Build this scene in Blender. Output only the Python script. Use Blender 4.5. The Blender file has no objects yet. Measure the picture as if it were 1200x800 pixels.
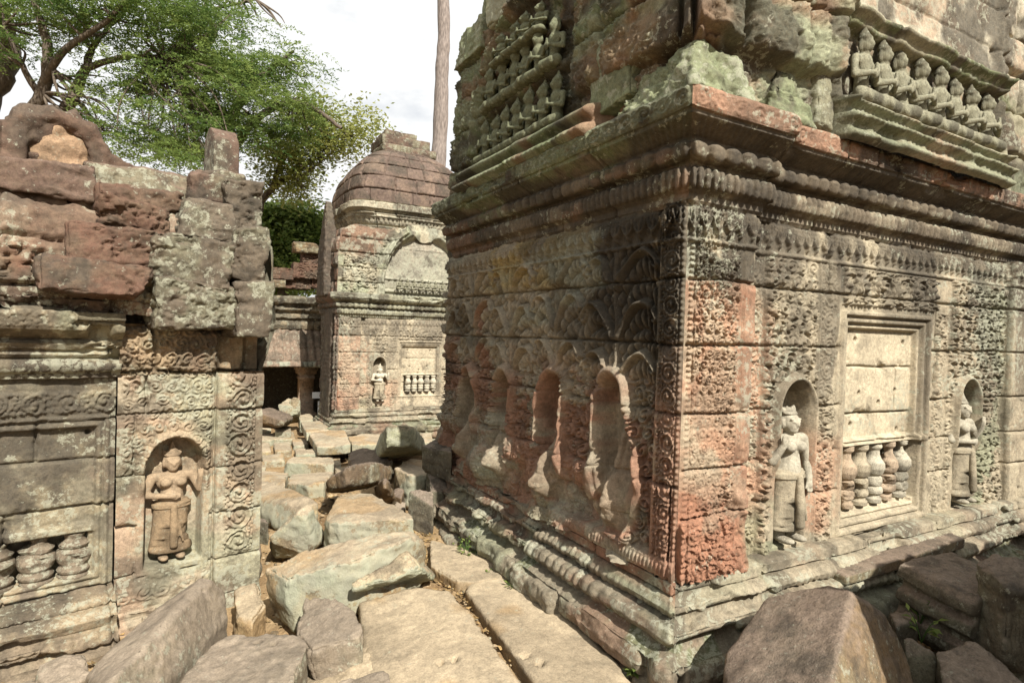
import bpy, bmesh, math, random
import numpy as np
from mathutils import Vector, Matrix

# ------------------------------------------------------------------ camera, sky, sun, exposure
scene = bpy.context.scene
COL = scene.collection
CZ = 1.9
FPX = 695.0                       # focal length in pixels of a 1200 px wide frame
yaw, roll, pitch = math.atan(390/FPX), math.atan(.030), -math.atan(9.3/FPX)
_d0 = np.array([math.sin(yaw), math.cos(yaw), 0]); _r0 = np.array([math.cos(yaw), -math.sin(yaw), 0]); _z = np.array([0, 0, 1.])
CD = _d0*math.cos(pitch)+_z*math.sin(pitch); _u0 = -_d0*math.sin(pitch)+_z*math.cos(pitch)
CR = _r0*math.cos(roll)+_u0*math.sin(roll); CU = -_r0*math.sin(roll)+_u0*math.cos(roll)
cam_d = bpy.data.cameras.new('camera'); cam = bpy.data.objects.new('camera', cam_d); COL.objects.link(cam)
m = Matrix.Identity(4)
for i in range(3):
    m[i][0] = CR[i]; m[i][1] = CU[i]; m[i][2] = -CD[i]
m[0][3], m[1][3], m[2][3] = 0, 0, CZ
cam.matrix_world = m
cam_d.sensor_width = 36; cam_d.lens = 36*FPX/1200; cam_d.clip_end = 2000; cam_d.clip_start = .05
scene.camera = cam

SUN_EL, SUN_AZ = math.radians(43), math.radians(1.0)       # azimuth: degrees left (-X) of straight behind (-Y)
SD = np.array([-math.sin(SUN_AZ)*math.cos(SUN_EL), -math.cos(SUN_AZ)*math.cos(SUN_EL), math.sin(SUN_EL)])
sl = bpy.data.lights.new('sun', 'SUN'); sl.energy = 5.0; sl.angle = math.radians(.5); sl.color = (1, .96, .89)
so = bpy.data.objects.new('sun', sl); COL.objects.link(so)
so.rotation_euler = Vector(-SD).to_track_quat('-Z', 'Y').to_euler(); so.location = (0, -6, 12)

w = bpy.data.worlds.new('World'); scene.world = w; w.use_nodes = True
nt = w.node_tree; N = nt.nodes; Lk = nt.links
for n in list(N): N.remove(n)
wo = N.new('ShaderNodeOutputWorld'); bg = N.new('ShaderNodeBackground')
sky = N.new('ShaderNodeTexSky'); sky.sky_type = 'NISHITA'; sky.sun_disc = False
sky.sun_elevation = SUN_EL; sky.sun_rotation = math.pi+SUN_AZ
sky.air_density = 1.0; sky.dust_density = 2.0; sky.ozone_density = 1.0
tc = N.new('ShaderNodeTexCoord'); mp = N.new('ShaderNodeMapping'); mp.inputs['Scale'].default_value = (1.0, 1.0, 2.2)
cn = N.new('ShaderNodeTexNoise'); cn.inputs['Scale'].default_value = 1.9; cn.inputs['Detail'].default_value = 9; cn.inputs['Roughness'].default_value = .55
cr = N.new('ShaderNodeValToRGB'); cr.color_ramp.elements[0].position = .30; cr.color_ramp.elements[1].position = .47
mx = N.new('ShaderNodeMix'); mx.data_type = 'RGBA'
Lk.new(tc.outputs['Generated'], mp.inputs['Vector']); Lk.new(mp.outputs['Vector'], cn.inputs['Vector']); Lk.new(cn.outputs['Fac'], cr.inputs['Fac'])
Lk.new(cr.outputs['Color'], mx.inputs['Factor']); Lk.new(sky.outputs['Color'], mx.inputs['A'])
mx.inputs['B'].default_value = (10.6, 10.7, 10.7, 1)         # bright sunlit cloud, in the sky texture's own units
Lk.new(mx.outputs['Result'], bg.inputs['Color']); bg.inputs['Strength'].default_value = .053
Lk.new(bg.outputs['Background'], wo.inputs['Surface'])
scene.view_settings.view_transform = 'Standard'; scene.view_settings.look = 'None'
scene.view_settings.exposure = .88; scene.view_settings.gamma = 1.0
scene.cycles.max_bounces = 5; scene.cycles.diffuse_bounces = 3; scene.cycles.transparent_max_bounces = 4
scene.cycles.use_denoising = True

# ------------------------------------------------------------------ helpers
def ray(px, py): return CD+CR*(px-600)/FPX-CU*(py-400)/FPX
CAM = np.array([0, 0, CZ])
def T(px, py, z): q = ray(px, py); return CAM+q*((z-CZ)/q[2])          # point of a line of sight at height z
def AT(px, py, y): q = ray(px, py); return CAM+q*(y/q[1])              # ... at distance y
def sm(a, b, x):
    t = np.clip((x-a)/(b-a), 0, 1); return t*t*(3-2*t)
def _h(ix, iy, iz, seed):
    n = (ix.astype(np.int64)*374761393+iy.astype(np.int64)*668265263+iz.astype(np.int64)*2147483647+seed*974634777) & 0xFFFFFFFF
    n = ((n ^ (n >> 13))*1274126177) & 0xFFFFFFFF
    n = ((n ^ (n >> 16))*2246822519) & 0xFFFFFFFF
    return ((n ^ (n >> 15)) & 0xFFFFFF)/float(0xFFFFFF)
def vn2(x, y, seed=0):
    ix, iy = np.floor(x), np.floor(y); fx, fy = x-ix, y-iy
    fx = fx*fx*fx*(fx*(fx*6-15)+10); fy = fy*fy*fy*(fy*(fy*6-15)+10); z = np.zeros_like(ix)
    a = _h(ix, iy, z, seed); b = _h(ix+1, iy, z, seed); c = _h(ix, iy+1, z, seed); d = _h(ix+1, iy+1, z, seed)
    return (a*(1-fx)+b*fx)*(1-fy)+(c*(1-fx)+d*fx)*fy
def fbm2(x, y, seed=0, o=4, r=.5):
    s = 0; a = 1; t = 0
    for i in range(o):
        s = s+a*vn2(x*2**i+17.3*i, y*2**i-9.1*i, seed+i); t += a; a *= r
    return s/t
def vn3(p, seed=0):
    i = np.floor(p); f = p-i; f = f*f*(3-2*f); out = 0
    for dx in (0, 1):
        for dy in (0, 1):
            for dz in (0, 1):
                wgt = (f[:, 0] if dx else 1-f[:, 0])*(f[:, 1] if dy else 1-f[:, 1])*(f[:, 2] if dz else 1-f[:, 2])
                out = out+wgt*_h(i[:, 0]+dx, i[:, 1]+dy, i[:, 2]+dz, seed)
    return out
def fbm3(p, seed=0, o=4, r=.5):
    s = 0; a = 1; t = 0
    for i in range(o):
        s = s+a*vn3(p*2**i+7.7*i, seed+i); t += a; a *= r
    return s/t
def worley(x, y, seed=0):
    ix, iy = np.floor(x), np.floor(y); d1 = np.full_like(x, 9.); z = np.zeros_like(ix); idn = np.zeros_like(x)
    for dx in (-1, 0, 1):
        for dy in (-1, 0, 1):
            cx, cy = ix+dx, iy+dy
            d = np.hypot(cx+.15+.7*_h(cx, cy, z, seed)-x, cy+.15+.7*_h(cx, cy, z, seed+1)-y)
            m_ = d < d1; d1 = np.where(m_, d, d1); idn = np.where(m_, _h(cx, cy, z, seed+2), idn)
    return d1, idn
def C3(*c): return np.array(c, float)
def mixc(c, d, m_): return c*(1-m_[..., None])+np.asarray(d)*m_[..., None]

def mk_mesh(name, V, F, cols=None, smooth=True):
    me = bpy.data.meshes.new(name); n = len(V); k = F.shape[1]; mf = len(F)
    me.vertices.add(n); me.vertices.foreach_set('co', np.ascontiguousarray(V, np.float32).ravel())
    me.loops.add(k*mf); me.loops.foreach_set('vertex_index', np.ascontiguousarray(F, np.int32).ravel())
    me.polygons.add(mf); me.polygons.foreach_set('loop_start', np.arange(0, k*mf, k, dtype=np.int32))
    me.update(calc_edges=True); me.validate()
    if smooth: me.polygons.foreach_set('use_smooth', np.ones(len(me.polygons), bool))
    if cols is not None: set_col(me, cols)
    return me
def set_col(me, cols):
    c = np.ones((len(me.vertices), 4), np.float32); cols = np.asarray(cols).reshape(len(me.vertices), -1); c[:, :cols.shape[1]] = cols
    if cols.shape[1] == 3: c[:, 3] = .25
    a = me.color_attributes.new('Col', 'FLOAT_COLOR', 'POINT'); a.data.foreach_set('color', c.ravel())
def tag(o, label=None, cat=None, group=None, kind=None):
    if label: o['label'] = label
    if cat: o['category'] = cat
    if group: o['group'] = group
    if kind: o['kind'] = kind
    return o
def link(name, me, mat=None, parent=None, loc=None):
    o = bpy.data.objects.new(name, me); COL.objects.link(o)
    if mat is not None and not me.materials: me.materials.append(mat)
    if parent is not None: o.parent = parent
    if loc is not None: o.location = loc
    return o
def thing(name, label, cat, loc=(0, 0, 0), rz=0, group=None):
    o = bpy.data.objects.new(name, None); COL.objects.link(o); o.location = loc; o.rotation_euler = (0, 0, rz)
    o.empty_display_size = .2
    return tag(o, label, cat, group)
def grid_faces(nt_, ns):
    i = np.arange(nt_-1)[:, None]*ns+np.arange(ns-1)[None, :]; i = i.ravel()
    return np.stack([i, i+1, i+ns+1, i+ns], 1)

# ------------------------------------------------------------------ materials
def nodes(name):
    mt = bpy.data.materials.new(name); mt.use_nodes = True; nt = mt.node_tree; nt.nodes.clear()
    out = nt.nodes.new('ShaderNodeOutputMaterial'); b = nt.nodes.new('ShaderNodeBsdfPrincipled'); nt.links.new(b.outputs[0], out.inputs[0])
    return mt, nt, b
def mat_stone(name, bump=.5, scale=1.0, spots=1.0, contrast=.55, flecks=.75, stain=.5):
    mt, nt, b = nodes(name); n_ = nt.nodes.new; L = nt.links.new
    at = n_('ShaderNodeAttribute'); at.attribute_name = 'Col'
    tcd = n_('ShaderNodeTexCoord'); v = tcd.outputs['Object']
    def noise(sc, det, rough=.6):
        t = n_('ShaderNodeTexNoise'); t.inputs['Scale'].default_value = sc*scale; t.inputs['Detail'].default_value = det; t.inputs['Roughness'].default_value = rough; L(v, t.inputs['Vector']); return t
    def mr(src, a, b_, c, d):
        t = n_('ShaderNodeMapRange'); t.inputs[1].default_value = a; t.inputs[2].default_value = b_; t.inputs[3].default_value = c; t.inputs[4].default_value = d; L(src, t.inputs[0]); return t.outputs[0]
    def math_(op, a, b_):
        t = n_('ShaderNodeMath'); t.operation = op
        for i, q in enumerate((a, b_)):
            if isinstance(q, (int, float)): t.inputs[i].default_value = q
            else: L(q, t.inputs[i])
        return t.outputs[0]
    def mix(f, a, b_, blend='MIX'):
        t = n_('ShaderNodeMix'); t.data_type = 'RGBA'; t.blend_type = blend
        for k, q in (('Factor', f), ('A', a), ('B', b_)):
            if isinstance(q, (int, float)): t.inputs[k].default_value = q
            elif isinstance(q, tuple): t.inputs[k].default_value = q
            else: L(q, t.inputs[k])
        return t.outputs['Result']
    n1 = noise(6, 5); n2 = noise(38, 7, .7); n3 = noise(150, 3, .6); n4 = noise(24, 9, .74); n5 = noise(60, 4, .6)
    val = math_('ADD', mr(n2.outputs[0], .25, .75, 1-contrast, 1+contrast), mr(n1.outputs[0], .3, .7, -.18, .18))
    val = math_('MULTIPLY', val, mr(n3.outputs[0], .3, .7, .82, 1.18))
    cc = n_('ShaderNodeCombineColor'); [L(val, cc.inputs[i]) for i in range(3)]
    c = mix(1.0, at.outputs['Color'], cc.outputs[0], 'MULTIPLY')
    # brown to grey drift of the stone
    c = mix(mr(n4.outputs[0], .45, .75, 0, .35), c, (.17, .13, .082, 1))
    n6 = noise(5.5, 9, .66); c = mix(mr(n6.outputs[0], .51, .60, 0, stain), c, (.05, .042, .031, 1))
    # lichen: crusty pale spots, as much of it as the alpha of the colour layer asks for
    th = math_('SUBTRACT', n4.outputs[0], math_('MULTIPLY', at.outputs['Alpha'], .30))
    li = mr(th, .375, .33, 0, .7*spots)
    c = mix(li, c, mix(n5.outputs[0], (.215, .22, .15, 1), (.42, .405, .315, 1)))
    # black algae flecks
    c = mix(mr(n5.outputs[0], .56, .68, 0, flecks), c, (.035, .03, .024, 1))
    L(c, b.inputs['Base Color']); b.inputs['Roughness'].default_value = .92; b.inputs['Specular IOR Level'].default_value = .18
    bh = math_('ADD', math_('MULTIPLY', n2.outputs[0], 1.0), math_('MULTIPLY', n3.outputs[0], .45))
    bp = n_('ShaderNodeBump'); bp.inputs['Strength'].default_value = bump; bp.inputs['Distance'].default_value = .012; L(bh, bp.inputs['Height']); L(bp.outputs[0], b.inputs['Normal'])
    return mt
M_STONE = mat_stone('carved_sandstone', .55, 1.0, .9, .42, .28, .32)
M_BLOCK = mat_stone('fallen_sandstone', .75, .9, .9, .42, .4, .42); M_PATH = mat_stone('worn_sandstone', .6, .8, .9, .30, .2, .24); M_SMOOTH = mat_stone('figure_sandstone', .45, 1.1, .5, .30, .3, .3)
M_FAR = mat_stone('far_sandstone', .6, .55, .7, .5, .5, .55)
def mat_ground():
    mt, nt, b = nodes('sandy_earth'); n_ = nt.nodes.new; L = nt.links.new
    tcd = n_('ShaderNodeTexCoord'); t = n_('ShaderNodeTexNoise'); t.inputs['Scale'].default_value = 3; t.inputs['Detail'].default_value = 9; t.inputs['Roughness'].default_value = .68
    t2 = n_('ShaderNodeTexNoise'); t2.inputs['Scale'].default_value = 60; t2.inputs['Detail'].default_value = 5
    L(tcd.outputs['Object'], t.inputs[0]); L(tcd.outputs['Object'], t2.inputs[0])
    r = n_('ShaderNodeValToRGB'); e = r.color_ramp.elements; e[0].position = .3; e[0].color = (.16, .095, .045, 1); e[1].position = .68; e[1].color = (.42, .30, .165, 1); L(t.outputs[0], r.inputs[0])
    mx = n_('ShaderNodeMix'); mx.data_type = 'RGBA'; mx.blend_type = 'MULTIPLY'; mx.inputs['Factor'].default_value = .7
    r2 = n_('ShaderNodeValToRGB'); r2.color_ramp.elements[0].position = .3; r2.color_ramp.elements[0].color = (.5, .5, .5, 1); r2.color_ramp.elements[1].position = .65; L(t2.outputs[0], r2.inputs[0])
    L(r.outputs[0], mx.inputs['A']); L(r2.outputs[0], mx.inputs['B']); L(mx.outputs['Result'], b.inputs['Base Color'])
    b.inputs['Roughness'].default_value = .95; b.inputs['Specular IOR Level'].default_value = .1
    bp = n_('ShaderNodeBump'); bp.inputs['Strength'].default_value = .6; bp.inputs['Distance'].default_value = .02; L(t2.outputs[0], bp.inputs['Height']); L(bp.outputs[0], b.inputs['Normal'])
    return mt
M_GROUND = mat_ground()
def mat_leaf(name, c0, c1, trans=.35):
    mt, nt, b = nodes(name); n_ = nt.nodes.new; L = nt.links.new
    g = n_('ShaderNodeNewGeometry'); at = n_('ShaderNodeAttribute'); at.attribute_name = 'Col'
    mx = n_('ShaderNodeMix'); mx.data_type = 'RGBA'; mx.inputs['A'].default_value = (*c0, 1); mx.inputs['B'].default_value = (*c1, 1)
    L(at.outputs['Fac'], mx.inputs['Factor'])
    L(mx.outputs['Result'], b.inputs['Base Color']); b.inputs['Roughness'].default_value = .55; b.inputs['Specular IOR Level'].default_value = .3
    tr = n_('ShaderNodeBsdfTranslucent'); L(mx.outputs['Result'], tr.inputs[0]); ms = n_('ShaderNodeMixShader'); ms.inputs[0].default_value = trans
    out = [n for n in nt.nodes if n.type == 'OUTPUT_MATERIAL'][0]
    L(b.outputs[0], ms.inputs[1]); L(tr.outputs[0], ms.inputs[2]); L(ms.outputs[0], out.inputs[0])
    return mt
def mat_bark(name, c0, c1):
    mt, nt, b = nodes(name); n_ = nt.nodes.new; L = nt.links.new
    tcd = n_('ShaderNodeTexCoord'); mp = n_('ShaderNodeMapping'); mp.inputs['Scale'].default_value = (6, 6, 1.5); t = n_('ShaderNodeTexNoise'); t.inputs['Scale'].default_value = 3; t.inputs['Detail'].default_value = 7
    L(tcd.outputs['Object'], mp.inputs[0]); L(mp.outputs[0], t.inputs[0]); r = n_('ShaderNodeValToRGB'); r.color_ramp.elements[0].color = (*c0, 1); r.color_ramp.elements[1].color = (*c1, 1); r.color_ramp.elements[0].position = .3; r.color_ramp.elements[1].position = .7
    L(t.outputs[0], r.inputs[0]); L(r.outputs[0], b.inputs['Base Color']); b.inputs['Roughness'].default_value = .9
    bp = n_('ShaderNodeBump'); bp.inputs['Strength'].default_value = .6; bp.inputs['Distance'].default_value = .03; L(t.outputs[0], bp.inputs['Height']); L(bp.outputs[0], b.inputs['Normal'])
    return mt
M_BARK = mat_bark('dark_bark', (.045, .032, .022), (.13, .10, .07)); M_PALEBARK = mat_bark('pale_bark', (.10, .08, .068), (.26, .215, .185))
def mat_plain(name, c, rough=.6):
    mt, nt, b = nodes(name); n_ = nt.nodes.new; L = nt.links.new
    tcd = n_('ShaderNodeTexCoord'); t = n_('ShaderNodeTexNoise'); t.inputs['Scale'].default_value = 30; t.inputs['Detail'].default_value = 4; L(tcd.outputs['Object'], t.inputs[0])
    r = n_('ShaderNodeValToRGB'); r.color_ramp.elements[0].color = (c[0]*.8, c[1]*.8, c[2]*.78, 1); r.color_ramp.elements[1].color = (*c, 1); L(t.outputs[0], r.inputs[0]); L(r.outputs[0], b.inputs['Base Color']); b.inputs['Roughness'].default_value = rough
    return mt
M_WHITE = mat_plain('white_paint', (.8, .8, .78))

# ------------------------------------------------------------------ stone colours
GREY = C3(.20, .17, .12); PALE = C3(.46, .415, .315); BEIGE = C3(.33, .28, .195); RED = C3(.25, .12, .073); PINK = C3(.375, .215, .135)
GREEN = C3(.215, .232, .148); MOSS = C3(.105, .13, .06); BLACK = C3(.04, .034, .026); BROWN = C3(.135, .08, .052); OCHRE = C3(.36, .27, .11); WHITEL = C3(.37, .37, .28); LATER = C3(.115, .06, .038)

# ------------------------------------------------------------------ carved relief, all heights 0..1
def curls(U, V, cell, seed, turns=2.4):
    U, V = U+.55*cell*(fbm2(U/cell*.55, V/cell*.55, seed+31, 3)-.5), V+.55*cell*(fbm2(U/cell*.55+9, V/cell*.55, seed+37, 3)-.5)
    gv = V/cell; row = np.floor(gv); gu = U/cell+.5*(row % 2); ci = np.floor(gu); z = np.zeros_like(ci)
    r1 = _h(ci, row, z, seed); r2 = _h(ci, row, z, seed+1); r3 = _h(ci, row, z, seed+2)
    fx = gu-ci-.5+.22*(r1-.5); fy = gv-row-.5+.22*(r2-.5); r = np.hypot(fx, fy); th = np.arctan2(fy, fx)
    sp = .5+.5*np.cos(2*np.pi*r*turns*(1.2+.7*r2)+np.where(r3 > .5, 1, -1)*th+r1*6.3)
    h = sp*sm(.60, .40, r)+sm(.13, .06, r)*.7
    d, i_ = worley(U/cell*2.6, V/cell*2.6, seed+5)
    return np.clip(np.maximum(h, .75*np.clip(1-d*1.5, 0, 1)), 0, 1)
def medallions(U, V, width, period):
    U = U+.22*width*(fbm2(U/width*1.3+3, V/width*1.3, 401, 3)-.5); V = V+.30*width*(fbm2(U/width*1.1+7, V/width*1.1, 403, 3)-.5)
    k = np.floor(V/period); fv = (V/period-k-.5)*period; r = np.hypot(U, fv)/(width/2); th = np.arctan2(fv, U); sg = np.where(k % 2 > 0, 1, -1); r1 = _h(k, k*0, k*0, 405)
    ring = np.exp(-((r-(.82-.10*(sg*th)/np.pi))/.13)**2)
    ring = ring*(.88+.12*np.cos(11*th+k)); ros = (.5+.5*np.cos(2*np.pi*r*1.7+sg*th+r1*6))*sm(.70, .55, r)*(.82+.18*np.cos(6*th*sg+9*r))+np.exp(-(r/.16)**2)
    d, i_ = worley(U/width*6.5, V/width*6.5, 407); cor = sm(.9, 1.0, r)*np.clip(1.1-d*1.8, 0, 1)*.85
    return np.clip(np.maximum(np.maximum(ring, ros*.9), cor), 0, 1)*(.55+.45*sm(.68, .5, fbm2(U/width*.7, V/width*.7, 409, 3)))
def fronds(U, V, W, P, seed=0):
    """mirrored tree of arching tendrils with rows of drop shaped leaves between them"""
    U = U+.10*W*(fbm2(U/W*2, V/W*2, seed+51, 3)-.5); V = V+.16*P*(fbm2(U/W*2+5, V/W*2, seed+53, 3)-.5)
    ki = np.floor(U/W); u = (U/W-ki-.5)*W; au = np.abs(u); t = au/(W/2)
    f = V/P-.85*np.sin(2.5*t)-.23*(ki % 2); fr = f-np.floor(f)
    tube = np.exp(-((fr-.5)/.085)**2)*sm(.0, .06, t)
    g = np.where(fr < .5, fr/.42, (1-fr)/.42); lf = np.abs(np.sin(np.pi*(au+.10*P*(fr-.5))/.043))**.7*np.abs(np.sin(np.pi*np.clip(g, 0, 1)))**.6*.72
    tip = np.exp(-((np.hypot(au-W*.43, (fr-.42)*P)-.025)/.011)**2)*.9
    return np.clip(np.maximum(np.maximum(tube, lf*(g < 1)), np.maximum(tip, np.exp(-(u/.014)**2)*.8)), 0, 1)
def drape(U, V, P, z0, z1):
    f = (V-z0)/(z1-z0); u = (U/P-np.floor(U/P)-.5)*2
    sw = np.exp(-((f-(.35+.45*u*u))/.10)**2); pend = np.exp(-(u/.22)**2)*sm(.05, .2, f)*sm(.95, .7, f)
    flute = .5+.5*np.cos(U/P*2*np.pi*4)
    return np.clip(np.maximum(np.maximum(sw, pend), flute*.55*sm(.55, .75, f)), 0, 1)*sm(0, .05, f)*sm(1, .95, f)
def beads(U, P): return np.abs(np.sin(np.pi*U/P))**.8*(.75+.5*vn2(np.floor(U/P), U*0+3.5, 6))
def band(x, a, b, e=.012): return sm(a-e, a+e, x)*sm(b+e, b-e, x)
def masonry(S, Z, rows, lo, hi, seed, wob=.006, gw=.006, gd=.014, off=.012):
    rng = np.random.RandomState(seed); rows = np.array(rows)
    zz = Z+wob*2*(fbm2(S*3, Z*3, seed, 3)-.5); ss = S+wob*2*(fbm2(S*4, Z*4, seed+9, 3)-.5)
    r = np.clip(np.searchsorted(rows, zz.ravel()).reshape(Z.shape)-1, 0, len(rows)-2)
    ed = np.minimum(np.abs(zz-rows[r]), np.abs(rows[r+1]-zz)); bid = np.zeros(Z.shape, int); smin, smax = S.min()-1, S.max()+1
    for k in range(len(rows)-1):
        J = [smin-rng.rand()*hi]
        while J[-1] < smax: J.append(J[-1]+lo+(hi-lo)*rng.rand())
        J = np.array(J); q = r == k; a = ss[q]; j = np.clip(np.searchsorted(J, a)-1, 0, len(J)-2)
        ed[q] = np.minimum(ed[q], np.minimum(a-J[j], J[j+1]-a)); bid[q] = k*97+j
    rnd = lambda k: _h(bid, bid*0+k, bid*0, seed)
    h = -gd*np.exp(-(ed/gw)**2)-.006*np.exp(-ed/.014)+off*2*(rnd(1)-.5)
    chip = sm(.60, .72, fbm2(S*7, Z*7, seed+3, 4))*np.exp(-ed/.03); h -= .03*chip
    return h, ed, bid, rnd
def arch(S, Z, cx, wd, z0, z1):
    zc = z1-wd/2; d = np.where(Z > zc, np.hypot(S-cx, (Z-zc)*.85)-wd/2, np.abs(S-cx)-wd/2); return np.maximum(d, z0-Z)

# ------------------------------------------------------------------ swept walls
def sweep(name, parent, mat, L, prof, frame, disp, colf, ds=.007, dt=.007, s0=0.0, m0=0, m1=0, edge0=True):
    """a wall face: a profile (out, up) carried along a straight line, cut in relief and coloured"""
    prof = np.array(prof, float); seg = np.hypot(*np.diff(prof, axis=0).T); t = np.concatenate([[0], np.cumsum(seg)])
    n = max(2, int(t[-1]/dt)+1); tt = np.unique(np.concatenate([np.linspace(0, t[-1], n), t])); O = np.interp(tt, t, prof[:, 0]); Z = np.interp(tt, t, prof[:, 1])
    gO, gZ = np.gradient(O, tt), np.gradient(Z, tt); ln = np.hypot(gO, gZ)+1e-9; no, nz = gZ/ln, -gO/ln
    ns = max(2, int((L-s0)/ds)+1); s = np.linspace(s0, L, ns); S, Zg = np.meshgrid(s, Z); Og = np.repeat(O[:, None], ns, 1)
    dn, doff = disp(S, Zg)                                     # along the profile's normal / straight outward
    if m0 and edge0:
        e = sm(0, .03, S); er = -.008-.035*np.clip(fbm2(Zg*6, Zg*0+3.3, 77, 3)-.45, 0, 1); dn = dn*e+er*(1-e)
    o = Og+dn*no[:, None]+doff; z = Zg+dn*nz[:, None]
    sp = S-m0*o*np.clip(1-S/.5, 0, 1)+m1*o*np.clip(1-(L-S)/.5, 0, 1)
    org, di, nr = (np.array(q, float) for q in frame)
    P = org+sp[..., None]*di+o[..., None]*nr; P[..., 2] += z
    F = grid_faces(len(Z), ns)
    if np.dot(np.cross(di, [0, 0, 1]), nr) < 0: F = F[:, ::-1]
    col = colf(S, Zg, dn+doff)
    me = mk_mesh(name, P.reshape(-1, 3), F, col.reshape(-1, col.shape[-1])); return link(name, me, mat, parent)
def box_bm(bm, lo, hi):
    lo, hi = Vector(lo), Vector(hi); bmesh.ops.create_cube(bm, size=1, matrix=Matrix.Translation((lo+hi)/2) @ Matrix.Diagonal((*(hi-lo), 1)))
def bm_obj(name, bm, mat, parent=None, loc=None, col=None, smooth=False):
    me = bpy.data.meshes.new(name); bm.to_mesh(me); bm.free()
    if smooth: me.polygons.foreach_set('use_smooth', np.ones(len(me.polygons), bool))
    if col is not None: set_col(me, np.tile(np.array(col, float), (len(me.vertices), 1)))
    return link(name, me, mat, parent, loc)

# ------------------------------------------------------------------ remeshed solids
def remesh(V, F, vox, it=2):
    me = bpy.data.meshes.new('tmp'); me.from_pydata([tuple(v) for v in V], [], [tuple(f) for f in F]); me.update()
    ob = bpy.data.objects.new('tmp', me); COL.objects.link(ob); md = ob.modifiers.new('r', 'REMESH'); md.mode = 'VOXEL'; md.voxel_size = vox; md.use_smooth_shade = True
    dg = bpy.context.evaluated_depsgraph_get(); ev = ob.evaluated_get(dg); r = bpy.data.meshes.new_from_object(ev)
    bpy.data.objects.remove(ob); bpy.data.meshes.remove(me)
    n = len(r.vertices); co = np.empty(n*3, np.float32); r.vertices.foreach_get('co', co); co = co.reshape(-1, 3).astype(float)
    e = np.empty(len(r.edges)*2, np.int32); r.edges.foreach_get('vertices', e); e = e.reshape(-1, 2)
    deg = np.bincount(e.ravel(), minlength=n).astype(float)
    def lap(c):
        s = np.zeros_like(c); np.add.at(s, e[:, 0], c[e[:, 1]]); np.add.at(s, e[:, 1], c[e[:, 0]]); return s/deg[:, None]
    for i in range(it): co = co*.4+lap(co)*.6
    r.vertices.foreach_set('co', co.astype(np.float32).ravel()); r.update()
    return r, co, lap
def normals(me):
    nn = np.empty(len(me.vertices)*3, np.float32); me.vertices.foreach_get('normal', nn); return nn.reshape(-1, 3).astype(float)
_cache_sph = {}
def usphere(nu=14, nv=9):
    if (nu, nv) not in _cache_sph:
        V = [(0, 0, -1)]+[(math.cos(2*math.pi*i/nu)*math.cos(a), math.sin(2*math.pi*i/nu)*math.cos(a), math.sin(a)) for a in np.linspace(-math.pi/2, math.pi/2, nv+2)[1:-1] for i in range(nu)]+[(0, 0, 1)]
        F = []
        for i in range(nu):
            F.append((0, 1+(i+1) % nu, 1+i)); F.append((len(V)-1, 1+(nv-1)*nu+i, 1+(nv-1)*nu+(i+1) % nu))
            for k in range(nv-1): F.append((1+k*nu+i, 1+k*nu+(i+1) % nu, 1+(k+1)*nu+(i+1) % nu, 1+(k+1)*nu+i))
        _cache_sph[(nu, nv)] = (np.array(V, float), F)
    return _cache_sph[(nu, nv)]
def solids(items):
    """closed pieces: ('e', centre, radii) or ('c', p0, p1, r0, r1), merged later by the remesher"""
    VV, FF = [], []; n = 0
    for it in items:
        V, F = usphere()
        if it[0] == 'e':
            P = V*np.array(it[2], float)
            if len(it) > 3: P = P @ np.array(Matrix.Rotation(it[3][1], 3, it[3][0])).T
            P = P+np.array(it[1], float)
        else:
            p0, p1 = np.array(it[1], float), np.array(it[2], float); ax = p1-p0; ln = np.linalg.norm(ax); ax = ax/ln
            R = np.array(Vector((0, 0, 1)).rotation_difference(Vector(ax)).to_matrix())
            up = V[:, 2] > 0; P = V*np.where(up, it[4], it[3])[:, None]; P[:, 2] += np.where(up, ln, 0); P = P @ R.T+p0
        VV.append(P); FF += [tuple(i+n for i in f) for f in F]; n += len(V)
    return np.vstack(VV), FF
def blob(name, items, vox, parent=None, mat=M_STONE, col=BEIGE, it=2, rough=.002, seed=1, lich=.15):
    V, F = solids(items); r, co, lap = remesh(V, F, vox, it); nn = normals(r)
    co = co+nn*((fbm3(co*18, seed, 4)-.5)*rough*4)[:, None]; r.vertices.foreach_set('co', co.astype(np.float32).ravel()); r.update()
    c = mixc(np.tile(col, (len(co), 1)), np.array(col)*.55, sm(.5, .7, fbm3(co*6, seed+4, 4))); set_col(r, np.c_[c, np.full(len(co), lich)]); r.name = name
    return link(name, r, mat, parent)

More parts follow.
